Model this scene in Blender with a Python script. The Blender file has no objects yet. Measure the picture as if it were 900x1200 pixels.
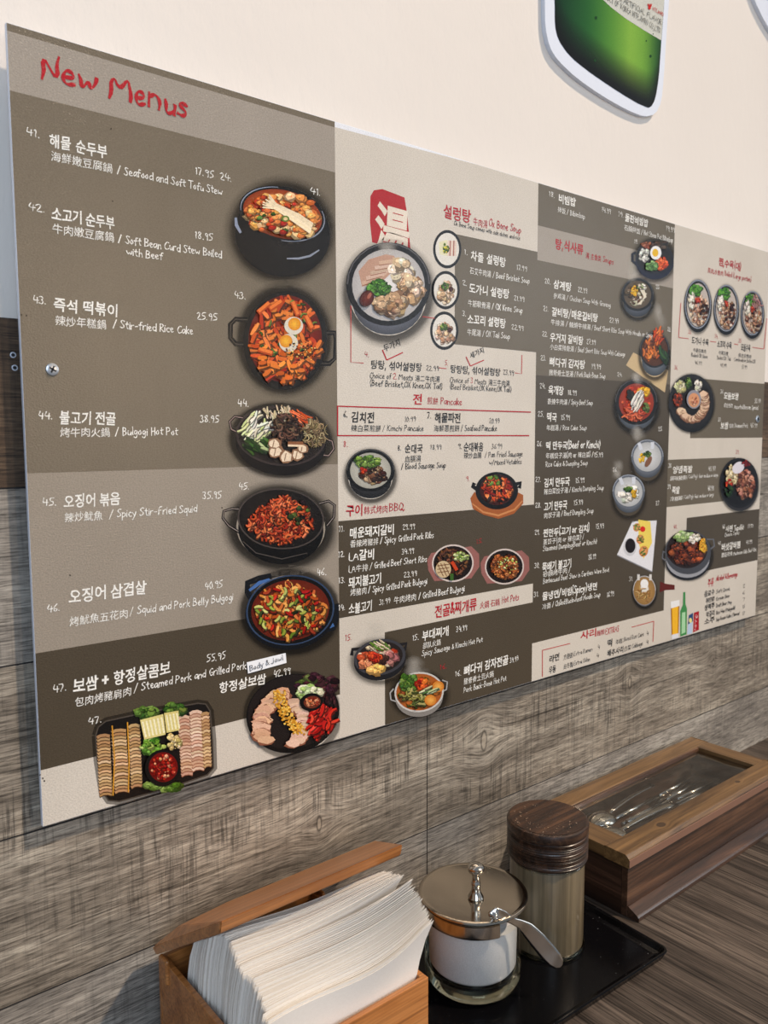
import bpy, bmesh, math, random
from mathutils import Vector, Matrix
PI = math.pi
S = bpy.context.scene
COL = S.collection

# ------------------------------------------------------------------ camera, sky, lights, exposure
FPX = 937.55                                   # focal length in pixels of the 900x1200 frame
CAM = Vector((-0.1725, -0.6366, 0.5436))
RIGHT = Vector((0.77449869, -0.63256329, -0.00393212))
UP = Vector((0.0620337, 0.06976389, 0.99563287))
FWD = Vector((0.62952648, 0.77136028, -0.09327229))
cd = bpy.data.cameras.new('camera')
cam = bpy.data.objects.new('camera', cd)
COL.objects.link(cam)
cam.matrix_world = Matrix(((RIGHT.x, UP.x, -FWD.x, CAM.x), (RIGHT.y, UP.y, -FWD.y, CAM.y),
                           (RIGHT.z, UP.z, -FWD.z, CAM.z), (0, 0, 0, 1)))
cd.sensor_fit = 'VERTICAL'
cd.sensor_height = 36
cd.lens = FPX * 36 / 1200
cd.clip_start = 0.02
cd.dof.use_dof = True
cd.dof.focus_distance = 0.78
cd.dof.aperture_fstop = 11
S.camera = cam

w = bpy.data.worlds.new('world')
S.world = w
w.use_nodes = True
bg = w.node_tree.nodes['Background']
bg.inputs[0].default_value = (0.72, 0.84, 1.0, 1)
bg.inputs[1].default_value = 0.27

def light(name, kind, energy, color, loc=(0, 0, 0), d=(0, 0, -1), **kw):
    l = bpy.data.lights.new(name, kind)
    l.energy = energy
    l.color = color
    for k, v in kw.items():
        setattr(l, k, v)
    o = bpy.data.objects.new(name, l)
    COL.objects.link(o)
    o.location = loc
    o.rotation_euler = Vector(d).to_track_quat('-Z', 'Y').to_euler()
    return o

# low sun through the shopfront, from the right and in front of the wall
light('sun', 'SUN', 3.3, (1.0, 0.81, 0.62), d=(-0.85, 1.0, -1.65), angle=math.radians(2.5))
# window behind the table and a small warm lamp hanging in the room behind the camera
light('shopfront_window', 'AREA', 33, (0.68, 0.82, 1.0), loc=(-1.0, -2.4, 1.3), d=(1.3, 2.4, -0.8),
      shape='RECTANGLE', size=1.3, size_y=1.3)
light('window_daylight', 'AREA', 9, (0.86, 0.93, 1.0), loc=(2.3, -1.7, 1.1), d=(-1.3, 1.5, -0.7),
      shape='RECTANGLE', size=0.9, size_y=1.1)
light('pendant_lamp', 'POINT', 22, (1.0, 0.76, 0.52), loc=(0.80, -1.95, 0.88), shadow_soft_size=0.07)
S.view_settings.view_transform = 'Standard'
S.view_settings.look = 'None'
S.view_settings.exposure = -0.05
S.view_settings.gamma = 1.0
S.view_settings.use_curve_mapping = False
S.cycles.max_bounces = 8
S.cycles.transparent_max_bounces = 24

# ------------------------------------------------------------------ geometry of the wall plane
def ray(px, py):
    return RIGHT * ((px - 450) / FPX) + UP * ((600 - py) / FPX) + FWD
def at(px, py, y=0.0):                         # the point of the plane y = const seen at a pixel
    d = ray(px, py)
    return CAM + d * ((y - CAM.y) / d.y)
def atz(px, py, z):
    d = ray(px, py)
    return CAM + d * ((z - CAM.z) / d.z)
def proj(p):
    q = Vector(p) - CAM
    k = q.dot(FWD)
    return 450 + FPX * q.dot(RIGHT) / k, 600 - FPX * q.dot(UP) / k

# ------------------------------------------------------------------ helpers
def lin(c):
    return tuple((v / 255 / 12.92 if v / 255 <= 0.04045 else ((v / 255 + 0.055) / 1.055) ** 2.4) for v in c[:3])
def put(name, me, m=None, parent=None, smooth=False):
    o = bpy.data.objects.new(name, me)
    COL.objects.link(o)
    if m is not None:
        me.materials.append(m)
    if parent is not None:
        o.parent = parent
    if smooth:
        for p in me.polygons:
            p.use_smooth = True
    return o
def mesh(name, vs, fs, m=None, parent=None, smooth=False):
    me = bpy.data.meshes.new(name)
    me.from_pydata([tuple(v) for v in vs], [], fs)
    me.update()
    return put(name, me, m, parent, smooth)
def bobj(name, bm, m=None, parent=None, smooth=False):
    bmesh.ops.recalc_face_normals(bm, faces=bm.faces)
    me = bpy.data.meshes.new(name)
    bm.to_mesh(me)
    bm.free()
    return put(name, me, m, parent, smooth)
def box(bm, x0, x1, y0, y1, z0, z1, bev=0.0, seg=2):
    r = bmesh.ops.create_cube(bm, size=1)
    bmesh.ops.scale(bm, vec=(x1 - x0, y1 - y0, z1 - z0), verts=r['verts'])
    bmesh.ops.translate(bm, vec=((x0 + x1) / 2, (y0 + y1) / 2, (z0 + z1) / 2), verts=r['verts'])
    if bev:
        es = list({e for v in r['verts'] for e in v.link_edges})
        bmesh.ops.bevel(bm, geom=es, offset=bev, segments=seg, affect='EDGES', profile=0.5)
def boxo(name, x0, x1, y0, y1, z0, z1, m, parent=None, bev=0.0, seg=2):
    bm = bmesh.new()
    box(bm, x0, x1, y0, y1, z0, z1, bev, seg)
    return bobj(name, bm, m, parent)
def lathe(name, prof, m, parent=None, seg=64, loc=(0, 0, 0), closed=False, fn=None):
    vs, fs = [], []
    n = len(prof)
    for i in range(seg):
        a = 2 * PI * i / seg
        for r, z in prof:
            p = [loc[0] + r * math.cos(a), loc[1] + r * math.sin(a), loc[2] + z]
            if fn:
                p = fn(p, a, r, z)
            vs.append(p)
    for i in range(seg):
        j = (i + 1) % seg
        for k in range(n - 1 + (1 if closed else 0)):
            k2 = (k + 1) % n
            fs.append((i * n + k, j * n + k, j * n + k2, i * n + k2))
    bm = bmesh.new()
    me = bpy.data.meshes.new(name)
    me.from_pydata(vs, [], fs)
    bm.from_mesh(me)
    bmesh.ops.remove_doubles(bm, verts=bm.verts, dist=1e-6)
    bmesh.ops.recalc_face_normals(bm, faces=bm.faces)
    bm.to_mesh(me)
    bm.free()
    o = put(name, me, m, parent, True)
    try:
        md = o.modifiers.new('edges', 'EDGE_SPLIT')
        md.split_angle = math.radians(40)
    except Exception:
        pass
    return o
def empty(name, loc, label, cat, group=None):
    o = bpy.data.objects.new(name, None)
    COL.objects.link(o)
    o.location = loc
    tag(o, label, cat, group)
    return o
def tag(o, label=None, cat=None, group=None, kind=None):
    if label: o['label'] = label
    if cat: o['category'] = cat
    if group: o['group'] = group
    if kind: o['kind'] = kind
    return o
def adopt(o, parent):                          # parent a part built in world coordinates
    o.parent = parent
    o.matrix_parent_inverse = Matrix.Translation(-Vector(parent.location))
    return o

# ------------------------------------------------------------------ materials
class NT:
    def __init__(s, name):
        s.m = bpy.data.materials.new(name)
        s.m.use_nodes = True
        s.t = s.m.node_tree
        s.b = s.t.nodes['Principled BSDF']
    def n(s, typ, **kw):
        x = s.t.nodes.new(typ)
        for k, v in kw.items():
            if k.startswith('i_'):
                x.inputs[k[2:].replace('_', ' ')].default_value = v
            else:
                setattr(x, k, v)
        return x
    def l(s, a, b):
        s.t.links.new(a, b)
    def coord(s, scale=(1, 1, 1), rot=(0, 0, 0), loc=(0, 0, 0), out='Object'):
        c = s.n('ShaderNodeTexCoord')
        mp = s.n('ShaderNodeMapping')
        mp.inputs['Scale'].default_value = scale
        mp.inputs['Rotation'].default_value = rot
        mp.inputs['Location'].default_value = loc
        s.l(c.outputs[out], mp.inputs['Vector'])
        return mp.outputs[0]
    def noise(s, vec, scale, detail=4, rough=0.55, dist=0.0):
        x = s.n('ShaderNodeTexNoise')
        x.inputs['Scale'].default_value = scale
        x.inputs['Detail'].default_value = detail
        x.inputs['Roughness'].default_value = rough
        x.inputs['Distortion'].default_value = dist
        s.l(vec, x.inputs['Vector'])
        return x.outputs[0]
    def ramp(s, fac, stops, interp='LINEAR'):
        r = s.n('ShaderNodeValToRGB')
        r.color_ramp.interpolation = interp
        e = r.color_ramp.elements
        while len(e) > 1:
            e.remove(e[-1])
        for i, (p, c) in enumerate(stops):
            if i == 0:
                e[0].position = p
                x = e[0]
            else:
                x = e.new(p)
            x.color = (*c, 1) if len(c) == 3 else c
        s.l(fac, r.inputs[0])
        return r.outputs[0]
    def math(s, op, a, b=None, c=None, clamp=False):
        x = s.n('ShaderNodeMath', operation=op)
        x.use_clamp = clamp
        for i, v in enumerate((a, b, c)):
            if v is None: continue
            if isinstance(v, (int, float)):
                x.inputs[i].default_value = v
            else:
                s.l(v, x.inputs[i])
        return x.outputs[0]
    def mix(s, fac, a, b, mode='MIX'):
        x = s.n('ShaderNodeMix', data_type='RGBA', blend_type=mode)
        for k, v in ((0, fac), (6, a), (7, b)):
            if isinstance(v, (int, float)):
                x.inputs[k].default_value = v
            elif isinstance(v, tuple):
                x.inputs[k].default_value = (*v[:3], 1)
            else:
                s.l(v, x.inputs[k])
        return x.outputs[2]
    def bump(s, h, strength, dist=0.001):
        x = s.n('ShaderNodeBump')
        x.inputs['Strength'].default_value = strength
        x.inputs['Distance'].default_value = dist
        s.l(h, x.inputs['Height'])
        s.l(x.outputs[0], s.b.inputs['Normal'])
    def set(s, **kw):
        for k, v in kw.items():
            k = k.replace('_', ' ')
            if isinstance(v, (int, float)):
                s.b.inputs[k].default_value = v
            elif isinstance(v, tuple):
                s.b.inputs[k].default_value = (*v[:3], 1)
            else:
                s.l(v, s.b.inputs[k])
        return s

def plain(name, col, rough=0.5, **kw):
    t = NT(name)
    t.set(Base_Color=lin(col), Roughness=rough, **kw)
    return t.m

def plank_mat(name, dark, mid, light_, knots=(), scratch=0.5, tint=0.0):
    """weathered grey barn board: grain along X, saw marks across it, knots that bend the grain"""
    t = NT(name)
    P = t.coord()
    sx = t.n('ShaderNodeSeparateXYZ')
    t.l(P, sx.inputs[0])
    X, Z = sx.outputs[0], sx.outputs[2]
    kd = None
    zz = Z
    for kx, kz, kr, ks in knots:               # position, radius, strength
        dx = t.math('MULTIPLY', t.math('SUBTRACT', X, kx), 1.0 / (kr * 1.0))
        dz = t.math('MULTIPLY', t.math('SUBTRACT', Z, kz), 1.0 / (kr * 1.25))
        d2 = t.math('ADD', t.math('MULTIPLY', dx, dx), t.math('MULTIPLY', dz, dz))
        g = t.math('POWER', 2.718, t.math('MULTIPLY', d2, -0.16))
        zz = t.math('ADD', zz, t.math('MULTIPLY', t.math('MULTIPLY', g, dz), -0.9 * kr))
        core = t.math('POWER', 2.718, t.math('MULTIPLY', t.math('MULTIPLY', dx, dx), -9.0))
        core = t.math('MULTIPLY', core, t.math('POWER', 2.718, t.math('MULTIPLY', t.math('MULTIPLY', dz, dz), -2.2)))
        core = t.math('MULTIPLY', core, ks)
        kd = core if kd is None else t.math('MAXIMUM', kd, core)
    cb = t.n('ShaderNodeCombineXYZ')
    t.l(X, cb.inputs[0]); t.l(sx.outputs[1], cb.inputs[1]); t.l(zz, cb.inputs[2])
    def mapped(sc):
        mp = t.n('ShaderNodeMapping')
        mp.inputs['Scale'].default_value = sc
        t.l(cb.outputs[0], mp.inputs['Vector'])
        return mp.outputs[0]
    big = t.noise(mapped((3, 1, 10)), 1.6, 3, 0.6, 0.6)
    grain = t.noise(mapped((5, 5, 120)), 2.2, 6, 0.72, 0.5)
    fine = t.noise(mapped((30, 30, 420)), 2.0, 3, 0.6, 0.2)
    cross = t.noise(t.coord((240, 40, 14), rot=(0, 0.16, 0)), 1.0, 3, 0.75, 0.25)
    patch = t.noise(t.coord((5, 5, 12)), 1.2, 2, 0.5)
    a = t.math('ADD', t.math('MULTIPLY', grain, 0.55), t.math('MULTIPLY', big, 0.45))
    col = t.ramp(a, [(0.34, lin(dark)), (0.5, lin(mid)), (0.66, lin(light_))])
    fl = t.ramp(fine, [(0.36, (0.34, 0.33, 0.32)), (0.5, (1, 1, 1)), (0.64, (1.35, 1.34, 1.32))])
    col = t.mix(0.8, col, fl, 'MULTIPLY')
    cl = t.ramp(cross, [(0.38, (0.3, 0.3, 0.3)), (0.47, (1, 1, 1)), (0.60, (1.3, 1.28, 1.25))])
    cm = t.math('MULTIPLY', t.ramp(patch, [(0.42, (0.15, 0.15, 0.15)), (0.62, (1, 1, 1))]), scratch)
    col = t.mix(cm, col, cl, 'MULTIPLY')
    lines = t.noise(mapped((4, 4, 300)), 1.0, 2, 0.5, 1.0)
    ll = t.ramp(lines, [(0.30, (0.30, 0.29, 0.28)), (0.37, (1, 1, 1))])
    col = t.mix(0.8, col, ll, 'MULTIPLY')
    if kd is not None:
        ring = t.math('MULTIPLY', kd, t.math('ADD', 0.35, t.math('MULTIPLY', fine, 0.9)))
        col = t.mix(t.math('MULTIPLY', t.ramp(kd, [(0.12, (0, 0, 0)), (0.3, (1, 1, 1)), (0.5, (0.1, 0.1, 0.1)), (1.0, (0, 0, 0))]), 0.75), col, lin((48, 42, 36)))
        col = t.mix(t.math('MULTIPLY', t.ramp(kd, [(0.45, (0, 0, 0)), (0.6, (1, 1, 1))]), 0.6), col, lin((176, 164, 146)))
    oi = t.n('ShaderNodeObjectInfo')
    v = t.math('ADD', 0.93, t.math('MULTIPLY', oi.outputs['Random'], 0.14))
    hs = t.n('ShaderNodeHueSaturation')
    t.l(col, hs.inputs['Color']); t.l(v, hs.inputs['Value'])
    t.set(Base_Color=hs.outputs[0], Roughness=0.62, Specular_IOR_Level=0.35)
    h = t.math('ADD', t.math('MULTIPLY', grain, 0.5), t.math('ADD', t.math('MULTIPLY', fine, 0.3), t.math('MULTIPLY', cross, 0.35)))
    t.bump(h, 0.45, 0.0008)
    return t.m

def wood_mat(name, dark, mid, light_, axis='X', ring=60, rough=0.4, coat=0.3, knots=(), fine_s=1.0, bumpv=0.2):
    t = NT(name)
    sc = {'X': (3, 40, 40), 'Y': (40, 3, 40), 'Z': (40, 40, 3)}[axis]
    P = t.coord()
    if knots:
        sx = t.n('ShaderNodeSeparateXYZ')
        t.l(P, sx.inputs[0])
        off, kd = None, None
        for kx, ky, kr in knots:
            dx = t.math('MULTIPLY', t.math('SUBTRACT', sx.outputs[0], kx), 1 / (1.5 * kr))
            dy = t.math('MULTIPLY', t.math('SUBTRACT', sx.outputs[1], ky), 1 / kr)
            d2 = t.math('ADD', t.math('MULTIPLY', dx, dx), t.math('MULTIPLY', dy, dy))
            g = t.math('POWER', 2.718, t.math('MULTIPLY', d2, -0.5))
            o_ = t.math('MULTIPLY', t.math('MULTIPLY', g, dy), -1.2 * kr)
            off = o_ if off is None else t.math('ADD', off, o_)
            k_ = t.math('POWER', 2.718, t.math('MULTIPLY', d2, -1.6))
            kd = k_ if kd is None else t.math('MAXIMUM', kd, k_)
        cb = t.n('ShaderNodeCombineXYZ')
        t.l(sx.outputs[0], cb.inputs[0]); t.l(t.math('ADD', sx.outputs[1], off), cb.inputs[1]); t.l(sx.outputs[2], cb.inputs[2])
        P = cb.outputs[0]
    def mapped(s3):
        mp = t.n('ShaderNodeMapping')
        mp.inputs['Scale'].default_value = s3
        t.l(P, mp.inputs['Vector'])
        return mp.outputs[0]
    g = t.noise(mapped(sc), ring / 40, 5, 0.65, 0.8)
    f = t.noise(mapped(tuple(v * (1 if v == 3 else 9 * fine_s) for v in sc)), 1.2, 3, 0.6, 0.1)
    col = t.ramp(g, [(0.33, lin(dark)), (0.5, lin(mid)), (0.67, lin(light_))])
    col = t.mix(0.7, col, t.ramp(f, [(0.36, (0.5, 0.48, 0.46)), (0.5, (1, 1, 1)), (0.66, (1.2, 1.18, 1.15))]), 'MULTIPLY')
    if knots:
        col = t.mix(t.ramp(kd, [(0.3, (0, 0, 0)), (0.5, (0.9, 0.9, 0.9)), (0.8, (0.75, 0.75, 0.75))]), col, lin((42, 27, 18)))
    t.set(Base_Color=col, Roughness=rough, Coat_Weight=coat, Coat_Roughness=0.22)
    t.bump(t.math('ADD', t.math('MULTIPLY', g, 0.4), f), bumpv, 0.0005)
    return t.m

def thin_glass(name, tint=(1, 1, 1), rough=0.02, base=0.04):
    t = NT(name)
    t.t.nodes.remove(t.b)
    tr = t.n('ShaderNodeBsdfTransparent'); tr.inputs[0].default_value = (*tint, 1)
    gl = t.n('ShaderNodeBsdfGlossy'); gl.inputs['Roughness'].default_value = rough
    lw = t.n('ShaderNodeLayerWeight'); lw.inputs['Blend'].default_value = 0.5
    mx = t.n('ShaderNodeMixShader')
    t.l(t.math('ADD', t.math('MULTIPLY', t.math('POWER', lw.outputs['Facing'], 4.0), 0.8), base, clamp=True), mx.inputs[0]); t.l(tr.outputs[0], mx.inputs[1]); t.l(gl.outputs[0], mx.inputs[2])
    t.l(mx.outputs[0], t.t.nodes['Material Output'].inputs[0])
    return t.m

# print: colour from the drawing's own colour attribute, canvas-embossed laminate on top
def print_mat(name='printed_laminate', emboss=0.85):
    t = NT(name)
    a = t.n('ShaderNodeAttribute', attribute_name='ink')
    P = t.coord()
    fib = t.noise(t.coord((700, 700, 1100)), 1.0, 2, 0.6)
    col = t.mix(0.55, a.outputs['Color'], t.ramp(fib, [(0.3, (0.72, 0.71, 0.69)), (0.5, (1, 1, 1)), (0.7, (1.2, 1.2, 1.2))]), 'MULTIPLY')
    blot = t.noise(t.coord((7, 7, 5)), 1.0, 3, 0.6, 0.5)
    col = t.mix(0.5, col, t.ramp(blot, [(0.3, (0.86, 0.85, 0.83)), (0.6, (1.03, 1.03, 1.03))]), 'MULTIPLY')
    t.set(Base_Color=col, Roughness=0.22, Specular_IOR_Level=0.34, Alpha=a.outputs['Alpha'])
    h = t.noise(t.coord((620, 620, 800)), 1.0, 2, 0.6, 0.3)
    t.bump(h, emboss, 0.00035)
    return t.m
M = {}
M['print'] = print_mat()
M['white_wall'] = None
t = NT('painted_plaster')
n1 = t.noise(t.coord((55, 55, 30)), 1.0, 5, 0.65)
n2 = t.noise(t.coord((4, 4, 4)), 1.0, 2, 0.5)
t.set(Base_Color=t.mix(n2, lin((224, 216, 208)), lin((231, 224, 216))), Roughness=0.6, Specular_IOR_Level=0.3)
t.bump(n1, 0.35, 0.002)
M['white_wall'] = t.m
KN = [(0.512, 0.178, 0.013, 1.0), (0.8146, 0.189, 0.011, 0.75), (0.2706, 0.151, 0.009, 0.8), (1.05, 0.175, 0.008, 0.7)]
M['plank_grey'] = plank_mat('grey_barn_board', (76, 69, 61), (130, 121, 109), (184, 175, 160), KN, 0.75)
M['plank_cool'] = plank_mat('cool_grey_board', (86, 82, 78), (136, 130, 122), (176, 170, 160), (), 0.35)
M['plank_dark'] = plank_mat('brown_barn_board', (44, 33, 24), (74, 58, 44), (104, 86, 68), (), 0.4)
M['foam'] = plain('white_foam_board', (222, 228, 240), 0.5)
M['steel'] = plain('polished_steel', (205, 200, 192), 0.16, Metallic=1.0)
M['brushed'] = plain('brushed_steel', (190, 180, 166), 0.14, Metallic=1.0)
M['screw'] = plain('zinc_screw', (205, 208, 212), 0.28, Metallic=0.9)
M['black'] = plain('black_recess', (20, 20, 24), 0.5)
M['honey'] = wood_mat('honey_wood', (150, 92, 44), (176, 114, 60), (196, 134, 78), 'X', 40, 0.38, 0.4, bumpv=0.1)
M['umber'] = wood_mat('dark_stained_wood', (44, 29, 21), (74, 50, 36), (104, 74, 54), 'X', 50, 0.33, 0.5)
M['umberY'] = wood_mat('dark_stained_wood_across', (36, 23, 17), (58, 38, 28), (82, 56, 42), 'Y', 50, 0.33, 0.5)
M['lidwood'] = wood_mat('olive_stained_wood', (72, 50, 28), (108, 80, 48), (134, 102, 64), 'X', 70, 0.33, 0.45,
                        knots=((0.672, -0.129, 0.0062), (0.86, -0.128, 0.004)))
M['lidwoodY'] = wood_mat('olive_stained_wood_across', (72, 50, 28), (108, 80, 48), (134, 102, 64), 'Y', 70, 0.33, 0.45)
M['caplid'] = wood_mat('walnut_cap', (28, 17, 11), (54, 34, 23), (84, 57, 38), 'X', 90, 0.45, 0.1, bumpv=0.35)
M['capside'] = wood_mat('walnut_cap_side', (22, 14, 10), (50, 32, 22), (80, 55, 39), 'X', 150, 0.4, 0.2, bumpv=0.4)
t = NT('ribbed_table_laminate')
g = t.noise(t.coord((420, 7, 40)), 1.0, 4, 0.6, 0.5)
g2 = t.noise(t.coord((34, 3, 10)), 1.0, 4, 0.6, 0.9)
g3 = t.noise(t.coord((900, 60, 40)), 1.0, 2, 0.6, 0.2)
c_ = t.ramp(g2, [(0.3, lin((46, 39, 34))), (0.5, lin((75, 66, 59))), (0.7, lin((104, 93, 84)))])
c_ = t.mix(0.9, c_, t.ramp(g, [(0.38, (0.22, 0.2, 0.18)), (0.5, (0.95, 0.95, 0.95)), (0.62, (1.35, 1.32, 1.3))]), 'MULTIPLY')
c_ = t.mix(0.5, c_, t.ramp(g3, [(0.35, (0.6, 0.6, 0.6)), (0.6, (1.15, 1.15, 1.15))]), 'MULTIPLY')
t.set(Base_Color=c_, Roughness=0.55, Specular_IOR_Level=0.3)
t.bump(g, 0.6, 0.0006)
M['table'] = t.m
M['glass'] = thin_glass('clear_glass', (0.97, 0.98, 0.97))
M['film'] = thin_glass('clear_plastic_pane', (0.93, 0.94, 0.92), 0.10, 0.13)
t = NT('thick_glass')
t.set(Base_Color=lin((226, 228, 205)), Roughness=0.03, Transmission_Weight=1.0, IOR=1.45)
M['thick_glass'] = t.m
t = NT('white_sugar')
nz = t.noise(t.coord((900, 900, 900)), 1, 2, 0.6)
t.set(Base_Color=t.mix(nz, lin((186, 182, 184)), lin((232, 230, 232))), Roughness=0.8)
t.bump(nz, 0.5, 0.0006)
M['sugar'] = t.m
t = NT('black_lacquer')
sp = t.noise(t.coord((420, 420, 420)), 1, 2, 0.5)
t.set(Base_Color=t.mix(t.ramp(sp, [(0.73, (0, 0, 0)), (0.78, (1, 1, 1))]), lin((8, 8, 10)), lin((90, 90, 92))), Roughness=0.2, Specular_IOR_Level=0.16)
t.bump(t.noise(t.coord((260, 260, 260)), 1, 3, 0.6), 0.10, 0.0006)
M['lacquer'] = t.m
t = NT('varnished_bamboo')
g = t.noise(t.coord((160, 160, 6)), 1, 4, 0.6)
t.set(Base_Color=t.ramp(g, [(0.3, lin((78, 69, 53))), (0.55, lin((106, 94, 73))), (0.72, lin((126, 112, 88)))]), Roughness=0.3, Coat_Weight=0.6, Coat_Roughness=0.12)
M['bamboo'] = t.m
t = NT('paper_napkin')
nz = t.noise(t.coord((420, 420, 420)), 1, 3, 0.6)
t.set(Base_Color=t.mix(nz, lin((240, 233, 224)), lin((250, 245, 237))), Roughness=0.9, Specular_IOR_Level=0.15)
t.bump(t.noise(t.coord((900, 900, 900)), 1, 2, 0.5), 0.3, 0.0004)
M['napkin'] = t.m
# ------------------------------------------------------------------ wall
rnd = random.Random(4)
wall = empty('wall_back', (0, 0.019, 0), None, None)
wall['kind'] = 'structure'
X0, X1 = -1.1, 2.6
adopt(boxo('plaster', X0, X1, 0.019, 0.075, -0.75, 2.3, M['white_wall']), wall)
PT = -0.03
rows = [(0.506, 0.634, 'plank_dark', [-0.42, 0.62, 1.5]), (0.3693, 0.506, 'plank_cool', [-0.3, 0.72, 1.62]),
        (0.2324, 0.3693, 'plank_grey', [-0.55, 0.4, 1.35]), (0.0955, 0.2324, 'plank_grey', [-0.72, 0.4195, 1.6]),
        (-0.0414, 0.0955, 'plank_cool', [-0.5, 0.4195, 1.4])]
z = -0.0414
k = 0
while z > -0.74:
    rows.append((max(z - 0.1369, -0.75), z, 'plank_grey', [-0.5 + 0.31 * k, 0.5 + 0.31 * k, 1.4 + 0.2 * k]))
    z -= 0.1369
    k += 1
for z0, z1, mt, js in rows:
    xs = [X0] + js + [X1]
    for a, b in zip(xs[:-1], xs[1:]):
        o = boxo('plank', a + 0.0004, b - 0.0004, 0.013, 0.019, z0 + 0.0005, z1 - 0.0005, M[mt], None, 0.0002, 1)
        o.data.materials.append(M['black'])     # the boards' cut edges are dark
        for p in o.data.polygons:
            if abs(p.normal.y) < 0.9: p.material_index = 1
        adopt(o, wall)
adopt(boxo('batten_board', X0, X1, 0.0137, 0.0194, -0.75, 0.6328, M['black']), wall)
# two old screw holes left of the board
for px, py in ((15.5, 416), (17.5, 431)):
    c = at(px, py, 0.0125)
    bm = bmesh.new()
    bmesh.ops.create_circle(bm, cap_ends=True, segments=14, radius=0.0015, matrix=Matrix.Translation(c) @ Matrix.Rotation(PI / 2, 4, 'X'))
    o = bobj('screw_hole', bm, M['black']); adopt(o, wall)
    vs, fs = [], []
    for i in range(16):
        a = 2 * PI * i / 16
        for r, y in ((0.0014, 0.0), (0.0017, -0.0004), (0.0023, 0.0003)):
            vs.append((c.x + r * math.cos(a), c.y + y, c.z + r * math.sin(a)))
    for i in range(16):
        j = (i + 1) % 16
        for q in range(2):
            fs.append((i * 3 + q, j * 3 + q, j * 3 + q + 1, i * 3 + q + 1))
    adopt(mesh('hole_ring', vs, fs, M['foam']), wall)
fl = boxo('floor', X0, X1, -2.6, 0.035, -0.79, -0.75, M['table'])
fl['kind'] = 'structure'

# ------------------------------------------------------------------ table
tb = empty('dining_table', (0.7, -0.35, -0.75), 'dark brown wood grain restaurant table against the plank wall', 'table')
adopt(boxo('tabletop', -0.7, 1.9, -0.75, 0.0125, -0.035, 0.0, M['table'], None, 0.002), tb)
adopt(boxo('pedestal', 0.62, 0.78, -0.42, -0.26, -0.73, -0.035, M['black'], None, 0.004), tb)
adopt(boxo('foot_plate', 0.42, 0.98, -0.6, -0.08, -0.75, -0.73, M['black'], None, 0.004), tb)

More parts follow.
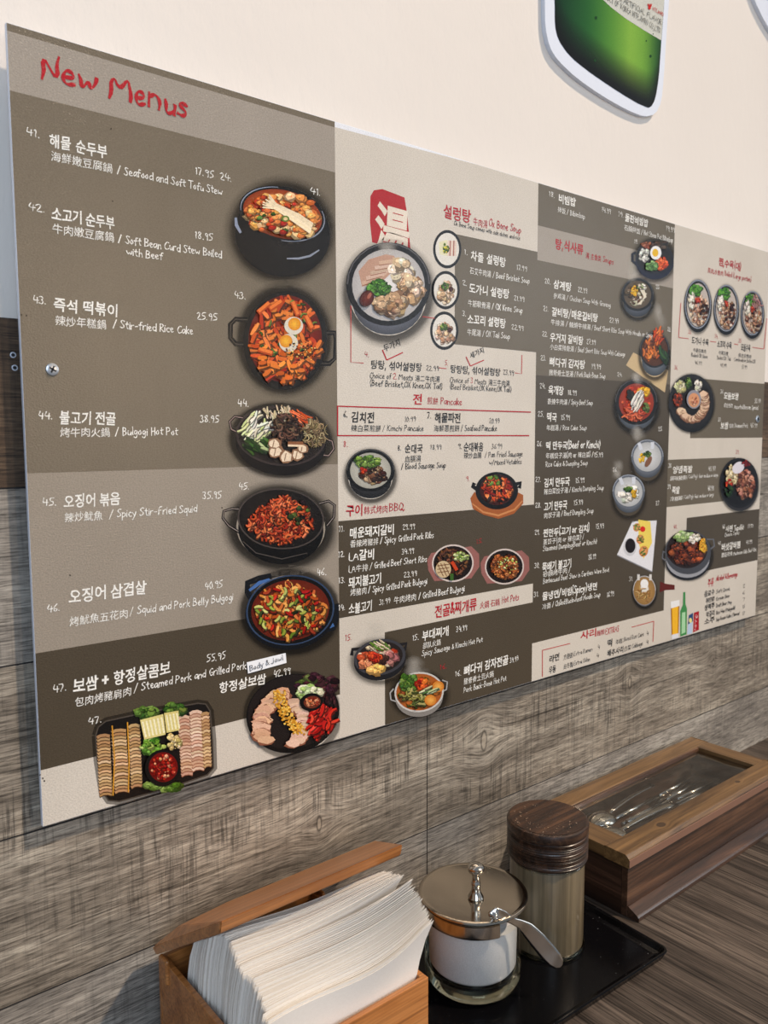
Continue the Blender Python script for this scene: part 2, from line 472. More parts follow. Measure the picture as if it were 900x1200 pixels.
# ------------------------------------------------------------------ flat print drawing
class Ink:
    """collects flat coloured polygons on the board plane; each one lies a hair above the last"""
    def __init__(s, y=-0.0002, plane=0.0, umax=None, umin=None, step=2.5e-6):
        s.v, s.f, s.c, s.y, s.plane, s.step = [], [], [], y, plane, step
        s.xmax, s.xmin = umax, umin
        s.gam = 1.0
    def pt(s, p):
        q = at(p[0], p[1], s.plane)
        x = q.x
        if s.xmax is not None: x = min(x, s.xmax)
        if s.xmin is not None: x = max(x, s.xmin)
        return (x, s.y + s.plane, q.z)
    def raw(s, vs, fs, cols):                  # world points, a colour per vertex
        b = len(s.v)
        s.v += vs
        s.f += [tuple(b + i for i in f) for f in fs]
        s.c += cols if s.gam == 1.0 else [tuple(v ** s.gam for v in c[:3]) + (c[3],) for c in cols]
        s.y -= s.step
    def poly(s, pts, col, a=1.0):
        s.raw([s.pt(p) for p in pts], [tuple(range(len(pts)))], [(*lin(col), a)] * len(pts))
    def ell(s, cx, cy, rx, ry, col, rot=0, n=26, a=1.0, col2=None):
        cr, sr = math.cos(rot), math.sin(rot)
        pts = []
        for i in range(n):
            t = 2 * PI * i / n
            x, y = rx * math.cos(t), ry * math.sin(t)
            pts.append((cx + x * cr - y * sr, cy + x * sr + y * cr))
        if col2 is None:
            s.poly(pts, col, a)
        else:                                   # lighter centre, darker edge
            vs = [s.pt((cx, cy))] + [s.pt(p) for p in pts]
            s.raw(vs, [(0, i + 1, (i + 1) % n + 1) for i in range(n)], [(*lin(col2), a)] + [(*lin(col), a)] * n)
    def halo(s, cx, cy, rx, ry, col=(30, 26, 22), grow=1.25, a=0.75, rot=0, n=32):
        cr, sr = math.cos(rot), math.sin(rot)
        vs, cols = [], []
        for k, (g, al) in enumerate(((0.9, a), (1.02, a * 0.85), ((1 + grow) / 2, a * 0.3), (grow, 0.0))):
            for i in range(n):
                t = 2 * PI * i / n
                x, y = rx * g * math.cos(t), ry * g * math.sin(t)
                vs.append(s.pt((cx + x * cr - y * sr, cy + x * sr + y * cr)))
                cols.append((*lin(col), al))
        fs = [(k * n + i, k * n + (i + 1) % n, (k + 1) * n + (i + 1) % n, (k + 1) * n + i) for k in range(3) for i in range(n)]
        s.raw(vs, fs, cols)
    def puff(s, cx, cy, rx, ry, a=0.5, col=(232, 228, 220)):
        n, rg = 20, random.Random(int(cx * 7 + cy))
        for k in range(5):                      # drifting wisps
            ox, oy, q = rg.uniform(-.35, .35) * rx, rg.uniform(-.5, .5) * ry, rg.uniform(.45, .8)
            vs = [s.pt((cx + ox, cy + oy))]
            cols = [(*lin(col), a * .42)]
            for g_, al in ((.5, .2), (1.0, 0.0)):
                vs += [s.pt((cx + ox + rx * q * g_ * math.cos(2 * PI * i / n) * (1 + .2 * math.sin(i + k)), cy + oy + ry * q * g_ * math.sin(2 * PI * i / n))) for i in range(n)]
                cols += [(*lin(col), a * al)] * n
            s.raw(vs, [(0, i + 1, (i + 1) % n + 1) for i in range(n)] + [(i + 1, (i + 1) % n + 1, n + (i + 1) % n + 1, n + i + 1) for i in range(n)], cols)
    def blob(s, r, cx, cy, rx, ry, col, n=8, jag=0.25):
        ro = r.random() * 6
        pts = []
        for i in range(n):
            t = 2 * PI * i / n + ro
            k = 1 + jag * (r.random() - 0.5) * 2
            pts.append((cx + rx * k * math.cos(t), cy + ry * k * math.sin(t)))
        s.poly(pts, col)
    def stroke(s, pts, w, col, taper=False, a=1.0):
        L, R = [], []
        n = len(pts)
        for i in range(n):
            p0, p1 = pts[max(i - 1, 0)], pts[min(i + 1, n - 1)]
            dx, dy = p1[0] - p0[0], p1[1] - p0[1]
            d = math.hypot(dx, dy) or 1
            ww = w / 2
            if taper: ww *= 0.35 + 0.65 * math.sin(PI * (i + 0.5) / n)
            L.append((pts[i][0] - dy / d * ww, pts[i][1] + dx / d * ww))
            R.append((pts[i][0] + dy / d * ww, pts[i][1] - dx / d * ww))
        vs = [s.pt(p) for p in L + R]
        s.raw(vs, [(i, i + 1, n + i + 1, n + i) for i in range(n - 1)], [(*lin(col), a)] * (2 * n))
    def done(s, name, parent, label=None, m=None, stuff=False):
        me = bpy.data.meshes.new(name)
        me.from_pydata(s.v, [], s.f)
        at_ = me.color_attributes.new('ink', 'FLOAT_COLOR', 'POINT')
        at_.data.foreach_set('color', [x for c in s.c for x in c])
        me.update()
        o = put(name, me, m or M['print'])
        adopt(o, parent)
        if label: o['label'] = label
        return o

def jit(r, c, k=18):
    d = r.uniform(-k, k)
    return tuple(max(0, min(255, v + d + r.uniform(-k, k) * 0.3)) for v in c)
def inside(r, cx, cy, rx, ry):
    a, q = r.random() * 2 * PI, math.sqrt(r.random())
    return cx + rx * q * math.cos(a), cy + ry * q * math.sin(a)
def chunks(I, r, cx, cy, rx, ry, n, pal, size, jag=0.3, asp=None, k=18):
    asp = asp or (rx / ry) ** 0.6
    for _ in range(int(n * 1.3)):
        x, y = inside(r, cx, cy, rx, ry)
        q = size * r.uniform(0.45, 1.15)
        c = jit(r, r.choice(pal), k)
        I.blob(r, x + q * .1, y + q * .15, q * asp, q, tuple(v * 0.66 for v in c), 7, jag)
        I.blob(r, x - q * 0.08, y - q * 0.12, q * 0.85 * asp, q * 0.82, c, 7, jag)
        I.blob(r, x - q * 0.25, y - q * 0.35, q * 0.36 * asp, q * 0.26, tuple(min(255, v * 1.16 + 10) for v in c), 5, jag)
    for _ in range(n):                          # seasoning flecks
        x, y = inside(r, cx, cy, rx, ry)
        v = r.uniform(.45, 1.3)
        c = r.choice(pal)
        I.blob(r, x, y, .75 * min(asp, 1), .6, tuple(min(255, q_ * v) for q_ in c), 4, .4)
def strips(I, r, cx, cy, rx, ry, n, pal, ln, wd, ang=None, spread=3.2, curl=0.8, k=18):
    for _ in range(n):
        x, y = inside(r, cx, cy, rx, ry)
        t = (ang if ang is not None else 0) + r.uniform(-spread, spread) * 0.5
        b = r.uniform(-curl, curl)
        l = ln * r.uniform(0.6, 1.25)
        c = jit(r, r.choice(pal), k)
        pts = []
        for i in range(5):
            u = (i / 4 - 0.5)
            tt = t + b * u * 2
            pts.append((x + l * u * math.cos(tt), y + l * u * math.sin(tt)))
        I.stroke([(p[0] + wd * 0.2, p[1] + wd * 0.3) for p in pts], wd * 1.25, tuple(v * 0.5 for v in c))
        I.stroke(pts, wd, c, True)

# ------------------------------------------------------------------ handwriting
G = {
'A': '0,0 2,7 4,0|.8,2.5 3.4,2.5', 'B': '.4,7 .3,0|.4,7 2.8,6.4 2.6,4.2 .5,3.8 3.2,3.2 3.2,.8 .3,0', 'C': '3.6,6 2,7 .3,4 .8,.8 2.4,0 3.8,1',
'D': '.5,7 .4,0|.2,7 3,6 3.8,3.5 2.8,.6 .4,0', 'E': '3.2,7 .5,6.8 .4,0 3.3,.1|.5,3.8 2.8,3.8', 'F': '3.3,7 .5,6.8 .4,0|.5,3.8 2.8,3.9',
'G': '3.5,6 2,7 .3,4 1,.4 3,.3 3.7,3 2,3', 'H': '.4,7 .4,0|3.4,7 3.4,0|.4,3.6 3.4,3.8', 'I': '.5,7 .5,0', 'J': '3,7 3,1.4 1.8,0 .2,1.2',
'K': '.5,7 .4,0|3.4,6.8 .6,3.2 3.6,0', 'L': '.6,7 .4,.2 3.3,.1', 'M': '.2,0 .8,7 2.6,2.6 4.4,7 4.9,0', 'N': '.3,0 .5,7 3.3,0 3.6,7',
'O': '2,7 .3,5 .5,1 2.2,0 3.8,2 3.6,5.8 2,7', 'P': '.5,6.8 .4,0|.1,6.4 2.2,7 3.3,5.2 2.4,3.4 .5,3.2', 'Q': '2,7 .3,5 .5,1 2.2,0 3.8,2 3.6,5.8 2,7|2.4,1.8 4.2,-.6',
'R': '.5,6.8 .4,0|.1,6.4 2.2,7 3.2,5.2 2.2,3.6 .6,3.4 3.6,0', 'S': '3.4,6.2 1.8,7 .4,5.4 3,3 3.2,1 1.6,0 .1,1', 'T': '0,6.8 4,7|2,7 2,0',
'U': '.4,7 .4,1.6 1.8,0 3.3,1.4 3.5,7', 'V': '0,7 2,0 3.8,7', 'W': '0,7 1.2,0 2.5,5 3.8,0 5,7', 'X': '.2,7 3.5,0|3.5,7 0,0', 'Y': '.2,7 2,3.6 3.8,7|2,3.6 1.6,0', 'Z': '.2,6.8 3.5,7 .2,0 3.6,.2',
'a': '3,4 1.2,4.2 .2,2 1,0 2.8,2.4 3,4 3,.4 3.5,0', 'b': '.5,7 .4,0|.5,3 2,4.2 3.1,2.4 2,0 .4,.5', 'c': '2.8,3.6 1.4,4.2 .2,2 1.2,0 2.9,.6',
'd': '3,3.4 1.4,4.2 .2,2 1.2,0 3,1.6|3.1,7 3.1,0', 'e': '.4,2 2.6,2.4 2.2,4 .9,4 .2,2 1.2,0 2.9,.7', 'f': '2.7,6.4 1.7,7 1.1,5.4 1,0|0,3.9 2.4,4', 'g': '2.9,3.6 1.4,4.2 .3,2.4 1.4,.6 2.8,2 2.9,4 2.8,-1.6 1.4,-2.5 .2,-1.5',
'h': '.5,7 .4,0|.5,2.8 1.9,4.1 2.8,3 2.9,0', 'i': '.5,4 .5,0|.45,5.6 .6,5.2', 'j': '1.2,4 1.1,-1.6 .1,-2.3|1.2,5.6 1.3,5.2', 'k': '.5,7 .4,0|2.7,4 .6,2 3,0', 'l': '.5,7 .5,.5 .9,0',
'm': '.4,4 .4,0|.4,2.8 1.6,4.1 2.2,3 2.2,0|2.2,2.8 3.4,4.1 4.1,3 4.2,0', 'n': '.4,4 .4,0|.4,2.8 1.8,4.1 2.7,3 2.8,0', 'o': '1.6,4.2 .2,2.4 1.3,0 2.9,1.8 1.6,4.2', 'p': '.5,4 .4,-2.6|.5,3 2,4.2 3,2.4 2,.2 .5,.6',
'q': '2.8,3.6 1.2,4.2 .2,2.2 1.4,.2 2.8,1.6|2.9,4.1 2.8,-2.6', 'r': '.4,4 .4,0|.4,2.4 1.4,3.9 2.6,3.9', 's': '2.5,3.6 1.2,4.2 .4,3 2.4,1.6 1.6,0 .1,.5', 't': '1.2,6.2 1.1,.8 2.4,.2|.1,4.1 2.5,4.2', 'u': '.4,4 .5,.8 1.5,0 2.7,1.2 2.8,4 2.9,0',
'v': '.1,4 1.5,0 2.8,4', 'w': '.1,4 1.1,0 2.2,3 3.3,0 4.3,4', 'x': '.2,4 2.7,0|2.7,4 .1,0', 'y': '.2,4 1.6,1|2.9,4 1.2,-2 .3,-2.4', 'z': '.2,4 2.6,4 .2,0 2.8,.1',
'0': '1.6,7 .3,4 .8,.6 2,0 3.1,3.4 1.6,7', '1': '.4,5.6 1.2,7 1.1,0', '2': '.2,5.4 1.6,7 2.9,5.4 .2,0 3.3,.3', '3': '.3,6.4 1.8,7 2.6,5.2 1.2,3.8 3,2.2 1.8,0 .1,.8', '4': '1.2,7 .2,2.8 3.4,2.9|2.6,5.4 2.5,0',
'5': '3.1,7 .8,6.8 .6,4 2.6,3.6 2.8,1 .2,0', '6': '2.6,7 .6,3.6 .6,.8 2.2,.1 2.9,2.2 .7,3', '7': '.1,6.6 3,7 1.2,0', '8': '1.6,3.8 .4,5.6 1.7,7 2.8,5.6 .4,1.6 1.7,0 3,1.6 1.6,3.8', '9': '2.9,5.4 1.5,7 .3,5.2 1.6,3.8 2.8,5.2 2.4,0',
'.': '.3,.5 .6,.1', ',': '.6,.7 .2,-1.2', '/': '.2,-.6 2.6,7', '-': '.3,2.8 2.4,2.9', '+': '.2,3 3.4,3.1|1.8,5 1.8,1.2', '&': '3.6,0 .8,5.6 1.7,7 2.4,5.6 .3,2 1.3,0 3.4,2.8', '(': '1.6,7.8 .3,4 1.6,-1', ')': '.3,7.8 1.6,4 .3,-1', "'": '.5,7 .4,5.6', '~': '.2,2.8 1.4,3.4 2.2,2.6 3.4,3.2'}
ADV = {' ': 2.4, '.': 1.5, ',': 1.6, 'i': 1.5, 'l': 1.6, 'I': 1.5, 'm': 5.1, 'w': 5.0, 'W': 5.7, 'M': 5.8, '1': 2.2, "'": 1.2, 'j': 2.0, '(': 2.3, ')': 2.3, 'f': 3.0, 't': 3.1, '/': 3.4, 'r': 3.1}
def glyph(ch):
    out = []
    for st in G[ch].split('|'):
        p = [tuple(float(v) for v in q.split(',')) for q in st.split()]
        for _ in range(2):                      # Chaikin smoothing, end points kept
            if len(p) < 3: break
            q = [p[0]]
            for a, b in zip(p[:-1], p[1:]):
                q += [(a[0] * .75 + b[0] * .25, a[1] * .75 + b[1] * .25), (a[0] * .25 + b[0] * .75, a[1] * .25 + b[1] * .75)]
            p = q + [p[-1]]
        out.append(p)
    return out
GL = {c: glyph(c) for c in G}
_cjk = {}
def cjk(st, off):
    """outline mesh of a run of Korean or Chinese characters, 1 unit high"""
    key = (st, off)
    if key not in _cjk:
        cu = bpy.data.curves.new('t', 'FONT')
        cu.body = st
        cu.resolution_u = 2
        cu.offset = off
        o = bpy.data.objects.new('t', cu)
        COL.objects.link(o)
        dg = bpy.context.evaluated_depsgraph_get()
        me = o.evaluated_get(dg).to_mesh()
        vs = [(v.co.x, v.co.y) for v in me.vertices]
        fs = [tuple(p.vertices) for p in me.polygons]
        o.evaluated_get(dg).to_mesh_clear()
        bpy.data.objects.remove(o)
        bpy.data.curves.remove(cu)
        x1 = max((v[0] for v in vs), default=1)
        _cjk[key] = (vs, fs, x1 + 0.06)
    return _cjk[key]
trnd = random.Random(11)
def koff(r_, wt):                              # Korean letters are brushed thicker; dense Chinese ones keep their own weight
    return (0.012 * wt) if ord(r_[0]) >= 0xAC00 or len(r_) == 1 and wt > 2 else 0.0
def solve_x(z, px, y):                          # x on the plane at height z seen in pixel column px
    a, b = -1.5, 3.0
    for _ in range(40):
        m_ = (a + b) / 2
        if proj((m_, y, z))[0] < px: a = m_
        else: b = m_
    return (a + b) / 2
def write(I, st, px, py, px1, h, col, wt=1.0, rise=None, shear=0.06, y_end=None):
    """one line of handwriting: baseline start (px, py), end column px1, capital height h pixels"""
    p0 = at(px, py, I.plane)
    if y_end is None:
        x1 = solve_x(p0.z, px1, I.plane)
        ex, ez = x1 - p0.x, 0.0
    else:
        p1 = at(px1, y_end, I.plane)
        ex, ez = p1.x - p0.x, p1.z - p0.z
    H = at(px, py - h, I.plane).z - p0.z
    # natural widths in units of the capital height
    runs, cur = [], ''
    for ch in st:
        if ord(ch) > 0x2000: cur += ch
        else:
            if cur: runs.append(cur); cur = ''
            runs.append(ch)
    if cur: runs.append(cur)
    nat, lay = 0.0, []
    for r_ in runs:
        if ord(r_[0]) > 0x2000:
            vs, fs, wd = cjk(r_, koff(r_, wt))
            lay.append((nat, r_, 1)); nat += wd * 1.12
        else:
            lay.append((nat, r_, 0)); nat += (ADV.get(r_, 4.2 if r_.isupper() else 3.6)) / 7
    W = math.hypot(ex, ez)
    kx = W / max(nat - 0.08, 0.3)
    ux, uz = ex / W, ez / W
    pen = H * 0.125 * min(wt, 1.3)
    ph = trnd.random() * 10
    sp_ = 1.5e-6 if h > 20 or '&' in st and h > 12 else 3.5e-7
    def tr(x, y):                               # local units -> board, with a hand's wobble
        x += 0.02 * math.sin(y * 9 + ph) + 0.02 * math.sin(x * 5 + ph * 2)
        y += 0.03 * math.sin(x * 2.1 + ph) + 0.018 * math.sin(x * 7 + 2 * ph)
        X = x * kx + y * H * shear
        return (p0.x + ux * X - uz * y * H, I.y + I.plane, p0.z + uz * X + ux * y * H)
    c4 = (*lin(col), 1.0)
    for x0, r_, isc in lay:
        if isc:
            vs, fs, wd = cjk(r_, koff(r_, wt))
            I.raw([tr(x0 + v[0] * 1.12, v[1] * 1.16 - 0.02) for v in vs], fs, [c4] * len(vs))
        elif r_ != ' ' and r_ in GL:
            jx, jy = trnd.uniform(-.02, .02), trnd.uniform(-.035, .035)
            for p in GL[r_]:
                q = [tr(x0 + jx + a / 7, jy + b / 7) for a, b in p]
                n = len(q)
                L, R = [], []
                for i in range(n):
                    a, b = q[max(i - 1, 0)], q[min(i + 1, n - 1)]
                    dx, dz = b[0] - a[0], b[2] - a[2]
                    d = math.hypot(dx, dz) or 1
                    dx, dz = dx / d, dz / d
                    e = pen * 0.3 * (-1 if i == 0 else 1 if i == n - 1 else 0)
                    ww = pen / 2 * (0.85 + 0.3 * math.sin(i * 0.9 + ph))
                    cx_, cz_ = q[i][0] + dx * e, q[i][2] + dz * e
                    yy = q[i][1] - i * sp_
                    L.append((cx_ - dz * ww, yy, cz_ + dx * ww)); R.append((cx_ + dz * ww, yy, cz_ - dx * ww))
                I.y -= n * sp_
                I.raw(L + R, [(i, i + 1, n + i + 1, n + i) for i in range(n - 1)], [c4] * (2 * n))
    I.y = -0.0003
# ------------------------------------------------------------------ menu board
BW, BZ0, BZ1 = 1.1594, 0.24, 0.84
SEAM = [0.0, 0.2912, 0.5865, 0.8835, BW]
board = empty('menu_board', (0, 0, BZ0), 'long four-panel restaurant menu board with dish pictures screwed over the plank wall', 'menu board')
adopt(boxo('foam_board', 0, BW, 0.0, 0.0042, BZ0, BZ1, M['foam'], None, 0.0002, 1), board)
adopt(boxo('spacer_batten', 0.015, 0.045, 0.0042, 0.013, BZ0 + 0.05, BZ1 - 0.25, M['umber']), board)
adopt(boxo('spacer_batten', BW - 0.045, BW - 0.015, 0.0042, 0.013, BZ0 + 0.05, BZ1 - 0.25, M['umber']), board)
DK, LT, CR, DK2 = (104, 95, 80), (158, 149, 138), (207, 199, 187), (76, 67, 54)
SEAM[1] = at(395.5, 500).x; SEAM[2] = at(627, 500).x; SEAM[3] = at(784, 500).x
sheets = []
def sheet(k, base):
    I = Ink(-0.00004, step=1e-5)
    a, b = SEAM[k], SEAM[k + 1]
    e = 0.0003
    I.raw([(a + (e if k == 0 else 0), I.y, BZ0 + e), (b - (e if k == 3 else 0), I.y, BZ0 + e), (b - (e if k == 3 else 0), I.y, BZ1 - e), (a + (e if k == 0 else 0), I.y, BZ1 - e)], [(0, 1, 2, 3)], [(*lin(base), 1)] * 4)
    return I
def zp(p): return at(*p).z
def rect(I, x0, x1, pt, pb, col):
    z1 = BZ1 - 0.0003 if pt is None else zp(pt)
    z0 = BZ0 + 0.0003 if pb is None else zp(pb)
    I.raw([(x0, I.y, z0), (x1, I.y, z0), (x1, I.y, z1), (x0, I.y, z1)], [(0, 1, 2, 3)], [(*lin(col), 1)] * 4)
def xp(px, py): return at(px, py).x
a, b = SEAM[0] + .0003, SEAM[1]
I = sheet(0, (116, 106, 91))
rect(I, a, b, (9, 36), (12, 106), LT)
rect(I, a, b, (27, 555), (40, 766), (150, 140, 127))
rect(I, a, b, (40, 766), (47, 903), DK2)
rect(I, a, b, (47, 903), None, CR)
I.done('printed_sheet', board)
a, b = SEAM[1], SEAM[2]
I = sheet(1, CR)
I.raw([(a, I.y, BZ1 - .0003), (a, I.y, zp((396, 150))), (xp(560, 195), I.y, BZ1 - .0003)], [(0, 1, 2)], [(*lin((232, 234, 240)), 1)] * 3)
rect(I, xp(533, 300), b, (533, 274), (537, 404), DK)
rect(I, a, b, (394, 611), (395.5, 725), DK2)
rect(I, xp(451, 800), b, (450.5, 741), None, DK2)
I.done('printed_sheet', board)
a, b = SEAM[2], SEAM[3]
I = sheet(2, DK2)
rect(I, a, b, None, (634, 440), DK)
rect(I, a, b, (634, 265), (631, 305), LT)
rect(I, a, b, (620, 755), None, CR)
I.done('printed_sheet', board)
a, b = SEAM[3], BW - .0003
I = sheet(3, CR)
rect(I, xp(809, 500), b, (825, 444), (809, 513.5), DK)
rect(I, SEAM[3], xp(861, 560), (778.7, 539), (775.4, 595), DK)
rect(I, xp(804.7, 607), b, (804.7, 607), (822, 670), DK2)
I.done('printed_sheet', board)

WH, BK, RD = (240, 238, 232), (34, 30, 28), (176, 34, 44)
def text(items, label=None, name='menu_text'):
    pr = [it for it in items if len(it[0]) == 5 and it[0][2] == '.' and it[0][:2].isdigit()]
    if pr and len(pr) < len(items):
        text(pr, None, 'menu_price')
        items = [it for it in items if it not in pr]
    I = Ink(-0.0003, step=1.5e-6)
    for it in items:
        write(I, *it[:5], col=it[5] if len(it) > 5 else WH, wt=it[6] if len(it) > 6 else 1.0, **(it[7] if len(it) > 7 else {}))
    return I.done(name, board, label)
def T(*lines): text(lines)
text([('New', 48, 92, 114, 30, RD, 1.25), ('Menus', 128, 114, 221, 29, RD, 1.25)], 'red brush lettering reading New Menus')
H1, C1 = 1.5, 1.0
T(('41.', 30, 158, 46, 9), ('해물 순두부', 57, 170, 125, 15, WH, H1), ('海鮮嫩豆腐鍋', 59, 187, 131, 11, WH, .8), ('/ Seafood and Soft Tofu Stew', 137, 203, 260, 9.5), ('17.95', 228, 204, 250, 8.5), ('24.', 257, 210, 271, 8.5))
T(('42.', 33, 246, 52, 9), ('소고기 순두부', 60, 256, 134, 15, WH, H1), ('牛肉嫩豆腐鍋', 61, 272, 133, 11, WH, .8), ('/ Soft Bean Curd Stew Boiled', 138, 284, 259, 9.5), ('with Beef', 148, 299, 190, 9), ('18.95', 228, 279, 249, 8.5))
T(('43.', 38, 355, 54, 9), ('즉석 떡볶이', 62, 363, 137, 15, WH, H1), ('辣炒年糕鍋', 64, 380, 124, 11, WH, .8), ('/ Stir-fried Rice Cake', 132, 384, 226, 9.5), ('25.95', 230, 374, 254, 8.5))
T(('44.', 44, 491, 61, 9), ('불고기 전골', 69, 496, 135, 15, WH, H1), ('烤牛肉火鍋', 70, 511, 128, 10.5, WH, .8), ('/ Bulgogi Hot Pot', 135, 510, 208, 9.5), ('38.95', 234, 495, 256, 8.5))
T(('45.', 49, 593, 66, 9), ('오징어 볶음', 74, 594, 140, 15, WH, H1), ('辣炒魷魚', 75, 611, 120, 10.5, WH, .8), ('/ Spicy Stir-Fried Squid', 128, 607, 230, 9.5), ('35.95', 237, 585, 259, 8.5))
T(('46.', 55, 718, 70, 9), ('오징어 삼겹살', 80, 706, 171, 16, WH, H1), ('烤魷魚五花肉', 81, 733, 149, 10.5, WH, .8), ('/ Squid and Pork Belly Bulgogi', 152, 721, 273, 9.5), ('40.95', 240, 691, 260, 8.5))
T(('47.', 61, 812, 78, 9), ('보쌈 + 항정살콤보', 85, 811, 199, 16, WH, H1), ('包肉烤豬肩肉', 87, 828, 153, 10.5, WH, .8), ('/ Steamed Pork and Grilled Pork', 157, 811, 288, 9.5), ('55.95', 242, 776, 264, 8.5))
T(('항정살보쌈', 256, 812, 311, 12, WH, H1), ('42.99', 320, 794, 340, 8))
T(('41.', 363, 227, 375, 8)); T(('43.', 274, 349, 288, 8)); T(('44.', 278, 476, 291, 8)); T(('45.', 279, 574, 292, 8)); T(('46.', 371, 675, 382, 8)); T(('47.', 103, 850, 119, 8))
T(('설렁탕', 519, 253, 551, 15, RD, 1.6), ('牛肉湯', 554, 263, 571, 9, RD), ('Ox Bone Soup', 573, 265, 610, 9, RD))
T(('Ox Bone Soup comes with side dishes and rice', 532, 264, 609, 5.5, BK))
T(('1.', 543, 298, 548, 6), ('차돌 설렁탕', 551, 304, 592, 11, WH, 1.5), ('17.99', 605, 316, 617, 6), ('石艾牛肉湯', 550, 320, 575, 7.5), ('/ Beef Brisket Soup', 577, 325, 620, 7))
T(('2.', 541, 334, 547, 6), ('도가니 설렁탕', 549, 342, 596, 11, WH, 1.5), ('21.99', 602, 352, 614, 6), ('牛筋軟骨湯', 548, 358, 574, 7.5), ('/ OX Knee Soup', 576, 362, 612, 7))
T(('3.', 541, 370, 546, 6), ('소꼬리 설렁탕', 547, 378, 592, 11, WH, 1.5), ('22.99', 599, 386, 613, 6), ('牛尾湯', 547, 392, 563, 7.5), ('/ OX Tail Soup', 565, 394, 597, 7))
T(('4.', 427, 418, 432, 6, RD), ('탕탕, 섞어설렁탕', 434, 431, 494, 10, BK, 1.3), ('22.99', 499, 434, 514, 6, BK), ('Choice of', 433, 443, 458, 7, BK), ('2', 460, 444, 464, 7, RD), ('Meats', 467, 445, 484, 7, BK), ('湯二牛肉湯', 486, 446, 515, 7, BK), ('(Beef Brisket,OX Knee,OX Tail)', 433, 452, 518, 7, BK))
T(('두가지', 450, 412, 469, 8, BK, 1.0, dict(y_end=404)))
T(('5.', 521, 428, 525, 6, RD), ('탕탕탕, 섞어설렁탕', 527, 436, 586, 9, BK, 1.3), ('23.99', 589, 439, 602, 6, BK), ('Choice of', 527, 448, 549, 6.5, BK), ('3', 551, 449, 554, 6.5, RD), ('Meats', 556, 450, 570, 6.5, BK), ('湯三牛肉湯', 572, 451, 597, 7, BK), ('(Beef Brisket,OX Knee,OX Tail)', 527, 456, 599, 6.5, BK))
T(('세가지', 551, 420, 567, 7, BK, 1.0, dict(y_end=413)))
T(('전', 483, 473, 494, 12, RD, 1.7), ('煎餅', 500, 473, 513, 8, RD), ('Pancake', 516, 474, 541, 8, RD))
T(('6.', 402, 489, 407, 7, BK, 1.3), ('김치전', 411, 494, 438, 12, BK, 1.7), ('10.99', 474, 494, 487, 6, BK), ('辣白菜煎餅', 411, 505, 446, 7.5, BK), ('/ Kimchi Pancake', 448, 505, 496, 7, BK))
T(('7.', 500, 490, 505, 7, BK, 1.3), ('해물파전', 509, 494, 539, 11, BK, 1.7), ('20.99', 573, 496, 585, 6, BK), ('海鮮蔥煎餅', 508, 505, 538, 7.5, BK), ('/ Seafood Pancake', 540, 505, 582, 7, BK))
T(('8.', 402, 524, 407, 7, RD))
T(('8.', 465, 528, 470, 6, BK, 1.2), ('순대국', 474, 530, 495, 10, BK, 1.5), ('18.99', 504, 527, 517, 6, BK), ('血腸湯', 474, 541, 493, 7.5, BK, 1.2), ('/ Blood Sausage Soup', 470, 550, 522, 7, BK))
T(('9.', 536, 526, 541, 6, BK, 1.2), ('순대볶음', 543, 528, 566, 10, BK, 1.5), ('36.99', 576, 526, 588, 6, BK), ('辣炒血腸', 543, 537, 564, 7, BK, 1.2), ('/ Pan Fried Sausage', 568, 536, 612, 6.5, BK), ('w/Mixed Vetables', 573, 545, 611, 6, BK))
T(('9.', 546, 564, 550, 6, RD))
T(('구이', 405, 604, 424, 13, RD, 1.7), ('韩式烤肉', 426, 602, 454, 9, RD), ('BBQ.', 456, 599, 474, 9, RD))
T(('11.', 396, 623, 404, 7), ('매운돼지갈비', 409, 630, 461, 12, WH, 1.6), ('29.99', 471, 621, 486, 6.5), ('香辣烤豬排', 410, 641, 443, 8), ('/ Spicy Grilled Pork Ribs', 445, 637, 508, 7.5))
T(('12.', 396, 653, 404, 7), ('LA', 408, 657, 419, 9, WH, 1.6), ('갈비', 420, 656, 438, 12, WH, 1.6), ('34.99', 470, 650, 485, 6.5), ('LA牛排', 408, 671, 431, 8), ('/ Grilled Beef Short Ribs', 433, 667, 500, 7.5))
T(('13.', 396, 684, 404, 7), ('돼지불고기', 408, 688, 446, 12, WH, 1.6), ('23.99', 473, 677, 488, 6.5), ('烤豬肉', 410, 698, 429, 8), ('/ Spicy Grilled Pork Bulgogi', 431, 695, 500, 7.5))
T(('14.', 396, 716, 404, 7), ('소불고기', 408, 719, 435, 12, WH, 1.6), ('31.99', 444, 709, 457, 6.5), ('牛肉烤肉', 461, 707, 487, 8), ('/ Grilled Beef Bulgogi', 490, 702, 544, 7.5))
T(('전골&찌개류', 509, 723, 558, 14, RD, 1.7), ('火鍋 石鍋', 562, 713, 585, 8, RD), ('Hot Pots', 588, 707, 608, 8, RD))
T(('15.', 404, 751, 412, 7, RD)); T(('15.', 483, 751, 490, 6.5), ('부대찌개', 494, 750, 525, 11, WH, 1.6), ('34.99', 534, 741, 547, 6.5), ('部队火鍋', 495, 760, 516, 7), ('Spicy Sausage & Kimchi Hot Pot', 494, 769, 565, 6.5))
T(('16.', 533, 793, 540, 6.5), ('뼈다귀 감자전골', 543, 791, 595, 11, WH, 1.6), ('39.99', 597, 777, 607, 6), ('豬脊骨土豆火鍋', 543, 802, 578, 7), ('Pork Back-Bone Hot Pot', 543, 812, 593, 6.5))
T(('16.', 515, 785, 523, 6, RD)); T(('15.', 558, 637, 565, 5, RD))
